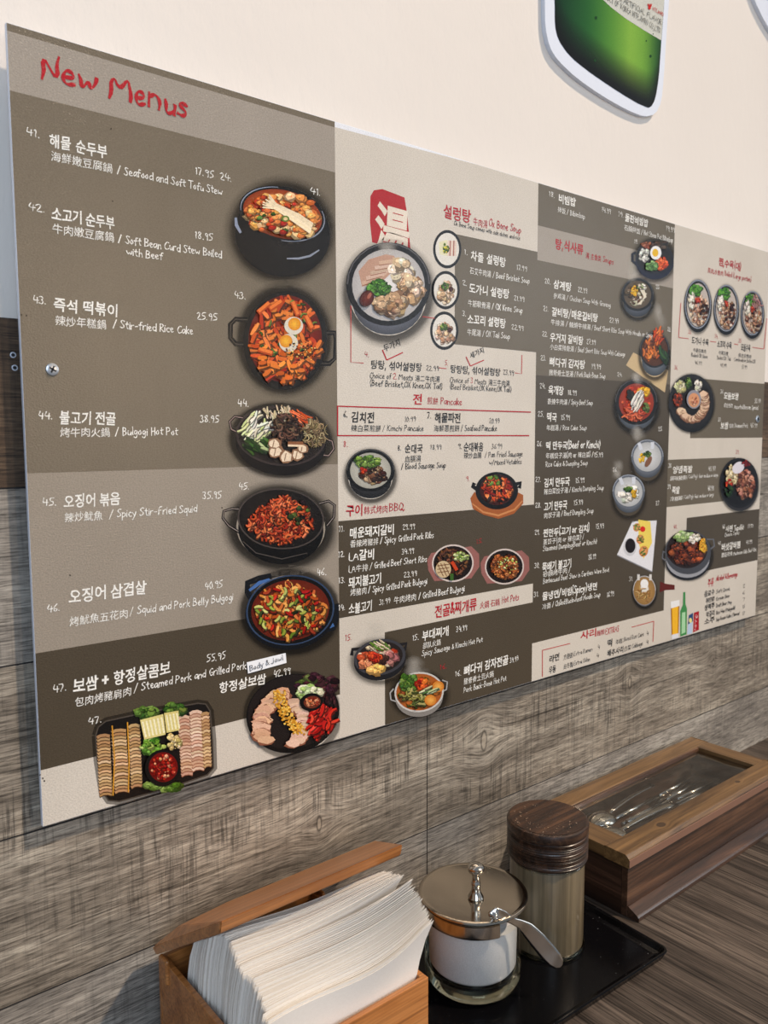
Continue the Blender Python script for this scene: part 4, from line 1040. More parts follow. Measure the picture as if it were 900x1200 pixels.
# 12 and 13 plates
for sd, cx, cy, rx, ry in ((12, 530.5, 660, 24, 21), (13, 591, 664, 22.5, 20)):
    I, r = pic(sd)
    I.poly([(cx - rx * 1.25, cy - 4), (cx - rx * 1.05, cy - 12), (cx + rx * .9, cy - ry * .95), (cx + rx * 1.28, cy - 11), (cx + rx * 1.3, cy + 4), (cx + rx * .9, cy + ry * .85), (cx - rx * .9, cy + ry), (cx - rx * 1.2, cy + 8)], (160, 112, 106))
    I.ell(cx, cy, rx * 1.02, ry * 1.05, (214, 202, 196), -.1, 32); I.ell(cx, cy, rx * .95, ry * .96, (40, 28, 22), -.1, 32)
    if sd == 12:
        strips(I, r, cx, cy - 2, rx * .75, ry * .7, 150, [(96, 58, 38), (60, 38, 26), (136, 90, 60)], 6, 2.2, 0, 6, .8)
        chunks(I, r, cx + 9, cy - 8, 8, 5, 30, [(170, 190, 110), (206, 214, 160), (110, 140, 60)], 1.8)
        I.ell(cx - 12, cy + 7, 9, 10, (206, 186, 152))
        for k_ in range(3): I.stroke([(cx - 19 + k_ * 4, cy), (cx - 12 + k_ * 4, cy + 15)], .9, (120, 80, 50)); I.stroke([(cx - 19, cy + 3 + k_ * 4), (cx - 5, cy + 1 + k_ * 4)], .9, (120, 80, 50))
        I.stroke([(cx - 2, cy - 2), (cx + 4, cy + 8)], 4, (200, 80, 40)); I.stroke([(cx - 2, cy + 12), (cx - 2, cy + 20)], 4, (70, 110, 50))
    else:
        chunks(I, r, cx, cy, rx * .72, ry * .72, 150, [(176, 104, 54), (200, 132, 76), (140, 74, 38), (100, 52, 28)], 2.6); chunks(I, r, cx + 2, cy - 2, 12, 10, 16, [(196, 206, 110), (226, 226, 170)], 1.2)
    I.done('dish_picture', board, 'grilled ribs with a cut onion on a pink-brown plate' if sd == 12 else 'plate of minced grilled pork')
# 15, 16 hot pots
I, r = pic(15)
I.halo(445, 775, 32, 25, a=.55); I.puff(440, 742, 16, 18, .55)
I.stroke([(412, 768), (413, 761), (424, 760)], 4, (44, 42, 44)); I.stroke([(466, 756), (476, 754), (474, 762)], 4, (44, 42, 44))
I.ell(445, 774, 30.5, 23, (40, 40, 44), -.18, 34); I.ell(445, 770, 30.5, 21, (76, 76, 82), -.18, 34); I.ell(445, 770, 27, 18, (50, 42, 40), -.18, 34)
chunks(I, r, 444, 769, 21, 13, 40, [(226, 206, 180), (200, 96, 60), (176, 70, 44)], 4); strips(I, r, 444, 757, 12, 5, 20, [(228, 218, 190), (120, 150, 70)], 9, 1.6, .6, .6, .2); chunks(I, r, 457, 771, 6, 6, 10, [(206, 150, 146), (190, 124, 120)], 5); chunks(I, r, 428, 778, 5, 6, 8, [(226, 150, 110)], 5); chunks(I, r, 440, 784, 7, 4, 14, [(236, 190, 110)], 4); chunks(I, r, 447, 772, 6, 5, 20, [(80, 50, 44)], 2.4); chunks(I, r, 438, 770, 6, 5, 12, RED_, 3)
I.done('dish_picture', board, 'black pot of sausage and kimchi hot pot, steaming')
I, r = pic(16)
I.halo(491, 814, 31, 26, a=.6); I.puff(487, 784, 16, 14, .5)
I.stroke([(461, 807), (457, 812), (458, 820), (464, 822)], 1.6, (176, 176, 176)); I.stroke([(518, 797), (524, 799), (523, 808), (519, 810)], 1.6, (176, 176, 176))
I.ell(491, 817, 28, 23, (146, 142, 138), -.12, 34); I.ell(491, 811, 29, 23.5, (206, 204, 200), -.12, 34); I.ell(491, 811, 27, 21.5, (176, 104, 48), -.12, 34)
chunks(I, r, 490, 811, 22, 17, 60, [(206, 130, 60), (190, 110, 50), (150, 90, 50), (110, 120, 50)], 3.4); chunks(I, r, 478, 800, 11, 9, 50, GREEN, 3.2); strips(I, r, 484, 818, 14, 9, 46, [(150, 150, 80), (196, 190, 130), (90, 100, 48)], 9, 2, .5, 2); chunks(I, r, 492, 801, 6, 5, 16, RED_ + ORG, 3.4)
for x_, y_ in ((503, 820), (512, 804)): I.ell(x_, y_, 7, 6.5, (206, 130, 50), col2=(240, 186, 100))
strips(I, r, 502, 808, 8, 3, 8, [(214, 222, 180), (80, 120, 60)], 12, 2, -.3, .3, .1)
I.done('dish_picture', board, 'metal pot of pork bone and potato stew with greens')
# third panel
U3 = SEAM[3] - 0.0004
I, r = pic(19, U3)
I.halo(767, 305, 24, 24, a=.6); I.puff(741, 318, 8, 22, .55, (220, 216, 206))
I.stroke([(745, 296), (741, 298), (741, 306), (746, 310)], 3.4, (40, 42, 56)); I.stroke([(787, 302), (791, 306), (789, 312), (784, 314)], 3.4, (60, 62, 70))
I.ell(767, 306, 22.5, 21.5, (34, 38, 62), .2, 32); I.ell(767, 302, 22, 19, (40, 40, 46), .2, 32); I.ell(767, 302, 19, 16, (34, 26, 22), .2)
chunks(I, r, 755, 299, 6, 8, 30, [(206, 206, 196), (226, 226, 216)], 2.4); chunks(I, r, 758, 287, 6, 4, 14, [(176, 110, 76), (140, 80, 56)], 2.4); chunks(I, r, 774, 309, 7, 7, 50, [(226, 92, 44), (240, 120, 66)], 2.2); chunks(I, r, 763, 312, 6, 5, 30, [(140, 176, 110), (96, 140, 76)], 2.2); chunks(I, r, 772, 288, 8, 4, 14, [(60, 50, 40), (90, 70, 50)], 2.2)
I.ell(767, 296.5, 6.6, 8, (240, 240, 240)); I.ell(766.5, 296.5, 3.6, 4.6, (232, 190, 30))
I.done('dish_picture', board, 'stone pot rice bowl with a fried egg in the middle')
I, r = pic(20, U3)
bowl(I, 747, 345, 19, 19.5, 10, (28, 28, 30), (110, 118, 132), (120, 104, 84), k=.84); I.puff(742, 323, 9, 9, .4)
chunks(I, r, 746, 345, 12, 12, 30, [(120, 96, 70), (90, 70, 50), (206, 200, 180)], 3); chunks(I, r, 743, 341, 4, 5, 18, [(240, 196, 50), (226, 176, 40)], 2.2); chunks(I, r, 752, 336, 5, 3, 14, GREEN + WHT, 1.8)
for k_ in range(5): I.stroke([(750 + k_, 340), (754 + k_ * .6, 348), (750 - k_, 357)], 1, (226, 218, 200))
I.done('dish_picture', board, 'black bowl of ginseng soup with yellow egg strips')
I, r = pic(22, U3)
I.poly([(733.5, 428), (742, 413), (783, 434), (779, 460)], (206, 184, 146)); I.puff(773, 372, 10, 20, .4)
bowl(I, 767, 410, 17.5, 21, 13, (32, 32, 34), (130, 140, 152), (110, 66, 36), k=.88)
strips(I, r, 764, 408, 10, 14, 70, [(206, 116, 48), (180, 90, 40), (226, 140, 66), (120, 64, 30)], 8, 2.4, 1.6, 1.6, .5); strips(I, r, 776, 416, 5, 8, 16, [(50, 84, 44), (36, 60, 30)], 10, 2.6, 1.2, .6, .3); strips(I, r, 771, 394, 5, 8, 22, [(226, 130, 60), (206, 90, 40)], 9, 2, -1.2, .8, .3)
I.done('dish_picture', board, 'tall bowl of cabbage rib soup on a paper mat')
I, r = pic(24, U3)
bowl(I, 745.5, 471, 25, 27, 10, (30, 26, 26), (140, 150, 164), (190, 70, 34), k=.82); I.puff(746, 445, 8, 10, .5)
chunks(I, r, 745, 471, 16, 18, 40, [(206, 90, 44), (180, 60, 30)], 3); chunks(I, r, 754, 459, 6, 5, 22, [(240, 190, 40), (226, 170, 30)], 2.4); chunks(I, r, 738, 464, 4, 6, 20, [(30, 26, 24), (50, 44, 36)], 2.4)
strips(I, r, 743, 484, 12, 8, 50, [(226, 120, 80), (206, 90, 54)], 9, 1.6, .3, 1.4); strips(I, r, 745, 471, 5, 8, 20, [(236, 232, 224)], 16, 1.6, -1, .4, .2); chunks(I, r, 756, 477, 4, 5, 12, [(110, 130, 60), (80, 100, 44)], 2.4)
I.done('dish_picture', board, 'red spicy beef soup in a black bowl')
for sd, cx, cy in ((25, 758.5, 537), (26, 736.5, 578)):
    I, r = pic(sd, U3)
    I.halo(cx, cy + 5, 19, 24, a=.5)
    I.puff(cx - 12, cy - 28, 10, 13, .5)
    bowl(I, cx, cy - 2, 19, 20, 8, (112, 118, 128), (150, 158, 172), (228, 230, 232), k=.86, shadow=False)
    I.stroke([(cx - 10, cy - 18), (cx - 7, cy - 10)], 4, (214, 218, 226)); I.stroke([(cx + 6, cy - 19), (cx + 6, cy - 11)], 4, (214, 218, 226))
    if sd == 26: chunks(I, r, cx + 1, cy + 1, 11, 9, 24, [(214, 214, 200), (236, 236, 228)], 3.4)
    chunks(I, r, cx + (-6 if sd == 25 else 6), cy, 3.4, 5, 14, [(240, 196, 50), (226, 180, 60)], 2); chunks(I, r, cx + (0 if sd == 25 else -1), cy - 5, 4, 3, 16, GREEN + [(40, 60, 30)], 1.8)
    if sd == 25: I.ell(cx + 1, cy + 4, 3, 7, (140, 100, 76), .5)
    I.done('dish_picture', board, 'pale grey bowl of rice cake soup, upper of two' if sd == 25 else 'pale grey bowl of dumpling soup, lower of two')
I, r = pic(29, U3)
I.poly([(741, 611), (769.5, 610), (764, 669.5), (723, 650)], (228, 228, 232)); I.stroke([(723, 650.5), (764, 670)], 1.2, (150, 150, 156))
I.poly([(748, 609), (762, 611), (764, 636), (754, 655), (748, 636)], (236, 214, 110))
for x_, y_, a_ in ((746, 618, 5), (750, 632, 5.5), (754, 646, 6.5)): I.ell(x_, y_, a_ * .8, a_, (206, 140, 84), .3, col2=(234, 182, 126)); strips(I, r, x_, y_, 3, 4, 6, GREEN, 5, 1, 1, 3)
I.ell(753, 620, 3, 3.4, (214, 50, 36)); I.ell(738, 641, 7.6, 10.5, (206, 206, 210)); I.ell(738.4, 639.5, 6, 8.6, (36, 24, 22))
I.done('dish_picture', board, 'white square plate of dumplings with dark dipping sauce')
I, r = pic(31, U3)
bowl(I, 755, 692, 13.5, 17.5, 4, (150, 146, 144), (176, 178, 186), (196, 156, 96), k=.93)
I.ell(755, 690, 5, 5, (226, 222, 214)); I.ell(755, 684, 4.6, 5.4, (238, 238, 236)); strips(I, r, 755, 696, 8, 7, 20, [(176, 132, 76), (214, 180, 124)], 8, 1, 0, 6)
for q in (748, 762): I.stroke([(q, 673), (q, 680)], 3, (216, 214, 210))
I.done('dish_picture', board, 'cold noodle bowl with half an egg')
# fourth panel
for k_, (cx, cy, rx, ry) in enumerate(((817.7, 357.5, 16.2, 31), (851, 362, 15, 29.5), (881.6, 368, 13.8, 28))):
    I, r = pic(33 + k_)
    I.halo(cx, cy + 2, rx, ry, a=.5, grow=1.12)
    I.ell(cx, cy + 1, rx, ry, (28, 28, 32), 0, 34); I.ell(cx, cy - 1, rx * .94, ry * .93, (150, 156, 168), 0, 34); I.ell(cx, cy - 1, rx * .88, ry * .88, (50, 48, 50), 0, 34); I.ell(cx, cy, rx * .8, ry * .82, (196, 186, 178), 0, 30)
    chunks(I, r, cx + 1, cy + 6, rx * .62, ry * .55, 70, [(216, 178, 150), (176, 132, 106), (232, 208, 186), (120, 76, 56)], 2.8)
    chunks(I, r, cx - 3, cy - 17, rx * .4, 6, 26, [(100, 160, 60), (70, 130, 44)], 2.4); chunks(I, r, cx - rx * .5, cy - 6, rx * .2, 9, 16, WHT, 2.8); chunks(I, r, cx - 1, cy - 6, 2.4, 3, 8, RED_, 1.8); chunks(I, r, cx + 4, cy + 6, 7, 12, 6, [(60, 26, 22)], 2.4)
    if k_ == 2: strips(I, r, cx + 4, cy - 14, 5, 8, 20, [(196, 156, 150), (170, 126, 124)], 6, 1.2, .9, .5)
    I.done('dish_picture', board, ['leftmost of three tall oval bowls of boiled meat', 'middle of three tall oval bowls of boiled meat', 'rightmost of three tall oval bowls of boiled meat'][k_])
I, r = pic(36)
I.halo(810, 473, 27, 34, a=.55, grow=1.1)
I.ell(810, 474, 26.5, 32.5, (30, 28, 30), 0, 36); I.ell(810, 470, 26, 31.5, (44, 42, 44), 0, 36); I.ell(810, 470, 23, 27, (30, 22, 20), 0, 32)
for k_ in range(30):
    a_ = 2.6 - k_ / 29 * 3.1
    x_, y_ = 809 + 15 * math.cos(a_) + 2, 471 + 20 * math.sin(a_)
    I.blob(r, x_, y_ + .8, 5.4, 4.4, (140, 100, 78), 8, .2); I.blob(r, x_, y_, 5, 3.8, jit(r, (222, 194, 168), 12), 8, .2)
chunks(I, r, 797, 452, 6, 7, 26, [(226, 220, 190), (206, 206, 150)], 3); chunks(I, r, 794, 468, 5, 8, 34, [(196, 84, 40), (90, 44, 28), (150, 60, 32)], 2.4); chunks(I, r, 806, 448, 4, 6, 16, GREEN, 2.2); chunks(I, r, 816, 452, 4, 6, 16, WHT, 3)
I.ell(812, 468, 8.5, 11, (150, 150, 158)); I.ell(812, 469, 6.6, 8.4, (216, 160, 120)); chunks(I, r, 812, 470, 4, 5, 16, [(226, 180, 146), (190, 110, 76)], 1.6)
I.done('dish_picture', board, 'black dish with a ring of pork slices around a metal cup')
I, r = pic(38)
I.halo(866, 569, 23, 31, a=.5, grow=1.1)
I.ell(866.5, 571, 22, 28, (60, 58, 60), 0, 34); I.ell(866, 566, 22.5, 29.5, (34, 32, 34), 0, 34); I.ell(866, 566, 20, 26, (26, 20, 20), 0, 30)
chunks(I, r, 873, 568, 10, 16, 90, [(190, 130, 106), (150, 92, 70), (216, 164, 140), (110, 62, 44)], 3.2); chunks(I, r, 857, 556, 6, 11, 36, [(232, 216, 180), (220, 196, 146)], 3.4); I.ell(864, 548, 6, 8, (226, 222, 230), .8); chunks(I, r, 853, 566, 3, 5, 10, RED_, 2.4); chunks(I, r, 873, 543, 4, 3, 10, [(130, 30, 30)], 2); chunks(I, r, 853, 575, 4, 6, 14, [(30, 60, 24), (50, 84, 36)], 2.4)
I.done('dish_picture', board, 'black oval dish of sliced pig trotters with white sauce')
I, r = pic(41)
I.halo(806, 652, 29, 28, a=.55, grow=1.1)
I.stroke([(784, 650), (777, 646), (776, 654), (783, 659)], 1.8, (116, 118, 124)); I.stroke([(828, 632), (836, 632), (837, 640), (830, 645)], 1.8, (116, 118, 124))
I.ell(806, 658, 26, 22, (40, 40, 44), -.12, 34); I.ell(806, 655, 25.5, 22, (166, 168, 174), -.12, 34); I.ell(806, 647, 27, 26, (84, 86, 92), -.12, 34); I.ell(805, 644, 24, 22, (50, 34, 28), -.12, 34)
chunks(I, r, 804, 647, 19, 14, 120, [(110, 54, 34), (150, 76, 44), (80, 38, 26), (190, 100, 54)], 3); chunks(I, r, 802, 629, 12, 5, 40, [(160, 190, 120), (200, 216, 170)], 2.6); chunks(I, r, 813, 631, 6, 5, 20, WHT, 2.2); chunks(I, r, 822, 639, 4, 7, 20, [(240, 190, 60), (226, 170, 50)], 3)
I.done('dish_picture', board, 'two-handled pot of dark braised ribs')
# drinks
I, r = pic(50)
I.poly([(773.5, 681.5), (780, 684), (790.5, 685.5), (790.5, 691), (780, 691.5), (773, 694)], (110, 40, 30))
I.poly([(786, 712), (796, 709), (795, 745.5), (787, 748)], (176, 120, 20)); I.poly([(787.5, 712), (794.5, 710), (794, 744), (788, 746)], (240, 190, 50)); I.poly([(786, 705), (796, 703), (796, 710), (786, 713)], (236, 236, 236)); I.poly([(787, 744), (795, 742), (795, 747), (787, 749.5)], (226, 226, 230))
I.poly([(800.5, 694), (803, 693.5), (803.2, 708), (805, 713), (804.5, 743.5), (797, 746), (797, 716), (800, 709)], (80, 150, 90)); I.poly([(799, 718), (803, 717), (803, 741), (798.5, 743)], (176, 216, 176))
I.poly([(807, 722), (812, 719), (811, 742), (805, 743.5)], (190, 206, 226)); I.poly([(807, 721), (812, 718), (812, 728), (806, 732)], (50, 84, 130)); I.ell(809, 727, 1.8, 3, (230, 220, 150))
I.poly([(813, 718), (819, 716), (819, 738), (812, 741)], (176, 30, 44)); write(I, 'HITE', 815.2, 739, 817.6, 4, (240, 220, 220), 1.4, y_end=720)
I.done('drink_picture', board, 'printed beer glass, green bottle and cans')
# hand-written paper sticker
SK = [at(288.5, 776), at(334, 765), at(335, 776.5), at(290, 789)]
bm = bmesh.new()
for y in (-0.0012, -0.0008):
    vs = [bm.verts.new((p.x, y, p.z)) for p in SK]
    bm.faces.new(vs)
o = bobj('price_sticker', bm, plain('white_paper', (236, 238, 242), .7)); adopt(o, board); o['label'] = 'small white paper sticker with black handwriting'
I = Ink(-0.0016)
write(I, 'Body & Jowl', 292, 786, 331, 6.5, (24, 24, 28), .95, y_end=773)
I.done('sticker_writing', board)
# screws through the board
def screw(px, py, rot, r=0.0050):
    c = at(px, py, 0)
    s = lathe('screw', [(0, -.0016), (r * .55, -.0017), (r * .9, -.0012), (r, -.0002), (r, .0)], M['screw'], None, 28)
    s.data.transform(Matrix.Rotation(-PI / 2, 4, 'X')); s.data.transform(Matrix.Translation((c.x, 0, c.z)) )
    # head towards the room (-y)
    ys = [v.co.y for v in s.data.vertices]
    for v in s.data.vertices: v.co.y = -abs(v.co.y)
    adopt(s, board)
    bm = bmesh.new()
    for q in (0, PI / 2):
        m4 = Matrix.Translation((c.x, -0.0019, c.z)) @ Matrix.Rotation(rot + q, 4, 'Y')
        res = bmesh.ops.create_cube(bm, size=1, matrix=m4 @ Matrix.Diagonal((r * 1.1, .0006, r * .24, 1)))
    d = bobj('cross_slot', bm, M['black']); d.parent = s
    s['label'] = 'zinc cross-head screw'
screw(61, 433, .5); screw(887.5, 491, .2, .0062)
# scuffs on the left panel
I, r = pic(60)
for x_, y_ in ((25, 369), (31, 370), (130, 151), (132, 236), (82, 674), (260, 595), (47, 908), (50, 912), (52, 915)): I.blob(r, x_, y_, .9, 1.1, (70, 60, 50), 6)
I.done('scuff_mark', board)
# ------------------------------------------------------------------ bottle-shaped signs on the white wall
def extr(name, pts, y0, y1, m, parent, bev=0.0):
    bm = bmesh.new()
    f = bm.faces.new([bm.verts.new((x, y0, z)) for x, z in pts])
    r_ = bmesh.ops.extrude_face_region(bm, geom=[f])
    bmesh.ops.translate(bm, vec=(0, y1 - y0, 0), verts=[v for v in r_['geom'] if isinstance(v, bmesh.types.BMVert)])
    o = bobj(name, bm, m)
    adopt(o, parent)
    return o
def smooth(pts, n=2, closed=True):
    for _ in range(n):
        q = []
        L = len(pts)
        for i in range(L):
            a, b = pts[i], pts[(i + 1) % L]
            q += [(a[0] * .78 + b[0] * .22, a[1] * .78 + b[1] * .22), (a[0] * .22 + b[0] * .78, a[1] * .22 + b[1] * .78)]
        pts = q
    return pts
SY = 0.013
sign = empty('bottle_sign', (0.735, 0.019, 0.97), 'green bottle-shaped cutout sign with white border high on the cream wall', 'wall sign')
O = [(q.x, q.z) for q in (at(*p, SY) for p in ((638.5, -60), (638.5, 0), (639, 32), (644, 55), (653, 70), (675, 91), (705, 112), (735, 129), (755, 137), (768, 134), (775, 120), (778, 90), (781, 40), (785, -10), (790, -70)))]
zt = 1.42
xl, xr = O[0][0], O[-1][0]
O = [(xl, zt), *O, (xr + .012, zt), (xr - .05, zt + .10), (xr - .09, zt + .17), (xr - .09, zt + .30), (xl + .09, zt + .30), (xl + .09, zt + .17), (xl + .05, zt + .10)]
extr('foam_cutout', smooth(O, 1), SY, 0.0188, M['foam'], sign)
# the printed face, inside the white border
E = [(646, -60), (650, 0), (650, 30), (654, 47), (668, 67), (695, 88), (728, 110), (752, 124), (762, 127), (768, 116), (772, 90), (774, 60), (777, 20), (779, -10), (783, -70)]
Iq = Ink(-0.0003, plane=SY)
qs = [at(*p, SY) for p in E]
edge = smooth([(qs[0].x, zt)] + [(q.x, q.z) for q in qs] + [(qs[-1].x + .012, zt), (qs[-1].x - .06, zt + .1), (qs[-1].x - .1, zt + .17), (qs[-1].x - .1, zt + .28), (qs[0].x + .1, zt + .28), (qs[0].x + .1, zt + .17), (qs[0].x + .06, zt + .1)], 1)
# fill with horizontal rows so the printed glass gradient can follow the bottle's width and foot
def span(z):
    xs = []
    L = len(edge)
    for i in range(L):
        (x0, z0), (x1, z1) = edge[i], edge[(i + 1) % L]
        if (z0 - z) * (z1 - z) < 0: xs.append(x0 + (x1 - x0) * (z - z0) / (z1 - z0))
    return (min(xs), max(xs)) if len(xs) > 1 else None
zmin, zmax = min(e[1] for e in edge) + .0004, max(e[1] for e in edge) - .0004
STOPS = [(0, (16, 38, 26)), (.12, (24, 66, 36)), (.3, (40, 96, 44)), (.5, (84, 140, 52)), (.68, (132, 178, 66)), (.82, (110, 160, 58)), (.95, (40, 84, 38)), (1, (22, 50, 28))]
def grad(u):
    for (a, ca), (b, cb) in zip(STOPS[:-1], STOPS[1:]):
        if u <= b:
            k = (u - a) / (b - a)
            return tuple(ca[i] + (cb[i] - ca[i]) * k for i in range(3))
    return STOPS[-1][1]
NU = 22
vs, cs, fs, nrow = [], [], [], 0
zs = [zmin + (zmax - zmin) * (i / 110) ** 1.5 for i in range(111)]
lower = sorted([e for e in edge if e[1] < 1.08], key=lambda e: e[0])
def foot(x):                                     # height of the bottle's lower edge at x
    best = zmin
    for a, b in zip(lower[:-1], lower[1:]):
        if a[0] <= x <= b[0] and b[0] > a[0]: best = min(a[1] + (b[1] - a[1]) * (x - a[0]) / (b[0] - a[0]), 1.03)
    return best
for z in zs:
    sp_ = span(z)
    if not sp_: continue
    for i in range(NU + 1):
        u = i / NU
        x = sp_[0] + (sp_[1] - sp_[0]) * u
        U = (x - edge[0][0]) / (qs[-1].x - edge[0][0])
        h = z - foot(x)
        c = grad(max(0, min(1, U * 1.02)))
        k = max(0, min(1, (h - .006) / .042)) if z < 1.15 else 1
        c = tuple((20 + (c[j] - 20) * k) for j in range(3))
        vs.append((x, SY + Iq.y, z)); cs.append((*lin(c), 1))
    if nrow:
        b = (nrow - 1) * (NU + 1)
        fs += [(b + i, b + i + 1, b + NU + 2 + i, b + NU + 1 + i) for i in range(NU)]
    nrow += 1
Iq.raw(vs, fs, cs)
Iq.y = -0.0005
LB = [(700, -6), (716, 9), (733, 22), (755, 36), (774.5, 47.5), (776.5, 20), (779, -10), (783, -70), (690, -70)]
Iq.poly(LB[:7] + [(779.5, -12)], (206, 206, 196))
Iq.poly([(700, -6), (779.5, -12), (783, -70), (690, -70)], (206, 206, 196))
for x_, y_, q in ((698, 21, 1.6), (757, 48, .8), (762, 66, 1.4), (697, 71, 1.3), (765, 40, .6)): Iq.ell(x_, y_, q, q * 1.3, (30, 70, 34), 0, 10)
mp = print_mat('glossy_print', 0.12)
Iq.done('bottle_print', sign, 'green bottle picture with a pale label', m=mp)
Iq = Ink(-0.0010, plane=SY)
def wsign(st, x0, y0, x1, y1, h, c, wt): 
    write(Iq, st, x0, y0, x1, h, c, wt, y_end=y1); Iq.y = -0.0010
wsign('NATURAL & ARTIFICIAL FLAVOR', 700, -14, 774.5, 30, 7, (110, 110, 106), .9)
wsign('PRODUCT OF KOREA HITEJINRO CO.,LTD.', 700, -6, 773.5, 40, 7, (110, 110, 106), .9)
wsign('HITEJINRO', 764, 12, 776.5, 19.5, 4.2, (196, 40, 40), 1.8)
Iq.y = -0.0010
Iq.blob(random.Random(2), 760.5, 9.5, 1.8, 2.4, (200, 40, 36), 8, .1)
for dx in (-1.6, -.4, .9, 2): Iq.stroke([(760.5 + dx * .6, 9), (760.5 + dx * 1.3, 4.8)], .9, (200, 40, 36))
Iq.done('label_writing', sign, 'grey and red lettering on the bottle label', m=mp)
sign2 = empty('bottle_sign', (1.21, 0.019, 1.18), 'second white cutout sign, only its lower corner showing at the top right', 'wall sign')
O2 = smooth([(1.062, 1.7), (1.064, 1.32), (1.082, 1.262), (1.118, 1.224), (1.154, 1.203), (1.20, 1.186), (1.33, 1.18), (1.37, 1.21), (1.375, 1.7), (1.30, 1.86), (1.13, 1.86)], 1)
O2 = [(CAM.x + (x - CAM.x) * .989, CAM.z + (z - CAM.z) * .989) for x, z in O2]
extr('foam_cutout', O2, SY, 0.0188, M['foam'], sign2)
cx_, cz_ = 1.22, 1.5
extr('bottle_print', [(cx_ + (x - cx_) * .84, cz_ + (z - cz_) * .9) for x, z in O2], SY - .0004, SY - .0001, plain('pale_blue_print', (150, 182, 205), .3), sign2)

# ------------------------------------------------------------------ tray
tray = empty('serving_tray', (0.43, -0.14, 0), 'flat black lacquer tray with a low rim under the sugar jar', 'tray')
def tray_mesh():
    def ring(h, x0, x1, y0, y1, r_, n=8):
        out = []
        for cx, cy, a0 in ((x1 - r_, y1 - r_, 0), (x0 + r_, y1 - r_, 90), (x0 + r_, y0 + r_, 180), (x1 - r_, y0 + r_, 270)):
            for i in range(n + 1):
                a = math.radians(a0 + 90 * i / n)
                out.append((cx + r_ * math.cos(a), cy + r_ * math.sin(a), h))
        return out
    X = (0.268, 0.5565, -0.2135, -0.028)
    L = []
    for off, h in ((.007, .0005), (.0035, .0015), (.0008, .0075), (0, .0092), (.0006, .0102), (.0022, .0102), (.0034, .009), (.006, .0045), (.011, .003)):
        L.append(ring(h, X[0] + off, X[1] - off, X[2] + off, X[3] - off, max(.009 - off * .5, .003)))
    n = len(L[0])
    vs = [p for l in L for p in l]
    fs = [(k * n + i, k * n + (i + 1) % n, (k + 1) * n + (i + 1) % n, (k + 1) * n + i) for k in range(len(L) - 1) for i in range(n)]
    fs += [tuple(reversed(range(n))), tuple((len(L) - 1) * n + i for i in range(n))]
    R = Matrix.Translation((.5565, -.2135, 0)) @ Matrix.Rotation(math.radians(-2.5), 4, 'Z') @ Matrix.Translation((-.5565, .2135, 0))
    return [R @ Vector(p) for p in vs], fs
vs, fs = tray_mesh()
o = mesh('tray_body', vs, fs, M['lacquer']); adopt(o, tray)
TZ = 0.003

# ------------------------------------------------------------------ sugar jar
JX, JY = 0.374, -0.1045
jar = empty('sugar_jar', (JX, JY, TZ), 'round glass sugar jar with steel knob lid beside the napkin box', 'sugar jar')
L0 = (JX, JY, TZ)
adopt(lathe('glass_wall', [(.0478, .012), (.048, .0192), (.048, .074), (.0474, .0765), (.0462, .0765), (.0456, .074), (.0456, .0198)], M['glass'], None, 72, L0, closed=True), jar)
adopt(lathe('glass_base', [(0, 0.0005), (.036, .0005), (.0415, .0012), (.0455, .004), (.0478, .010), (.048, .0185), (.0455, .0195), (.043, .0165), (.036, .0145), (0, .014)], M['thick_glass'], None, 72, L0), jar)
def sugar_top(p, a, r_, z):
    if z > .05: p[2] += .006 * math.cos(a - 2.6) * (r_ / .045) + .002 * math.sin(3 * a) * (r_ / .045)
    return p
adopt(lathe('sugar_fill', [(0, .0155), (.034, .0165), (.0405, .0185), (.0432, .0225), (.0438, .06), (.0436, .067), (.03, .0675), (.015, .067), (0, .066)], M['sugar'], None, 64, L0, fn=sugar_top), jar)
bd = adopt(lathe('steel_band', [(.0486, .071), (.0502, .071), (.0506, .0735), (.0506, .0835), (.0488, .0845), (.0482, .083)], M['steel'], None, 72, L0, closed=True), jar)
#                                               # the band stops where the spoon slot opens in the front right
bm = bmesh.new(); bm.from_mesh(bd.data)
bmesh.ops.delete(bm, geom=[f for f in bm.faces if -104 < math.degrees(math.atan2(f.calc_center_median().y - JY, f.calc_center_median().x - JX)) < -30], context='FACES')
bmesh.ops.holes_fill(bm, edges=bm.edges, sides=8)
bm.to_mesh(bd.data); bm.free()
lidz = lathe('steel_lid', [(0, .0862), (.02, .0868), (.04, .0885), (.0492, .0902), (.0525, .0908), (.0540, .0900), (.0544, .0886), (.0536, .0872), (.0505, .0855), (.0480, .085), (0, .084)], M['brushed'], None, 96, L0)
adopt(lidz, jar)
kn = lathe('lid_knob', [(0, .0), (.0072, .0), (.0078, .0012), (.0070, .003), (.0046, .007), (.0040, .0125), (.0046, .0135), (.0046, .0158), (.0040, .0168), (.0036, .022), (.0046, .0255), (.0074, .0275), (.0083, .0300), (.0080, .0325), (.0058, .0345), (0, .0355)], M['steel'], None, 40, (JX - .002, JY - .006, TZ + .0868))
adopt(kn, jar)
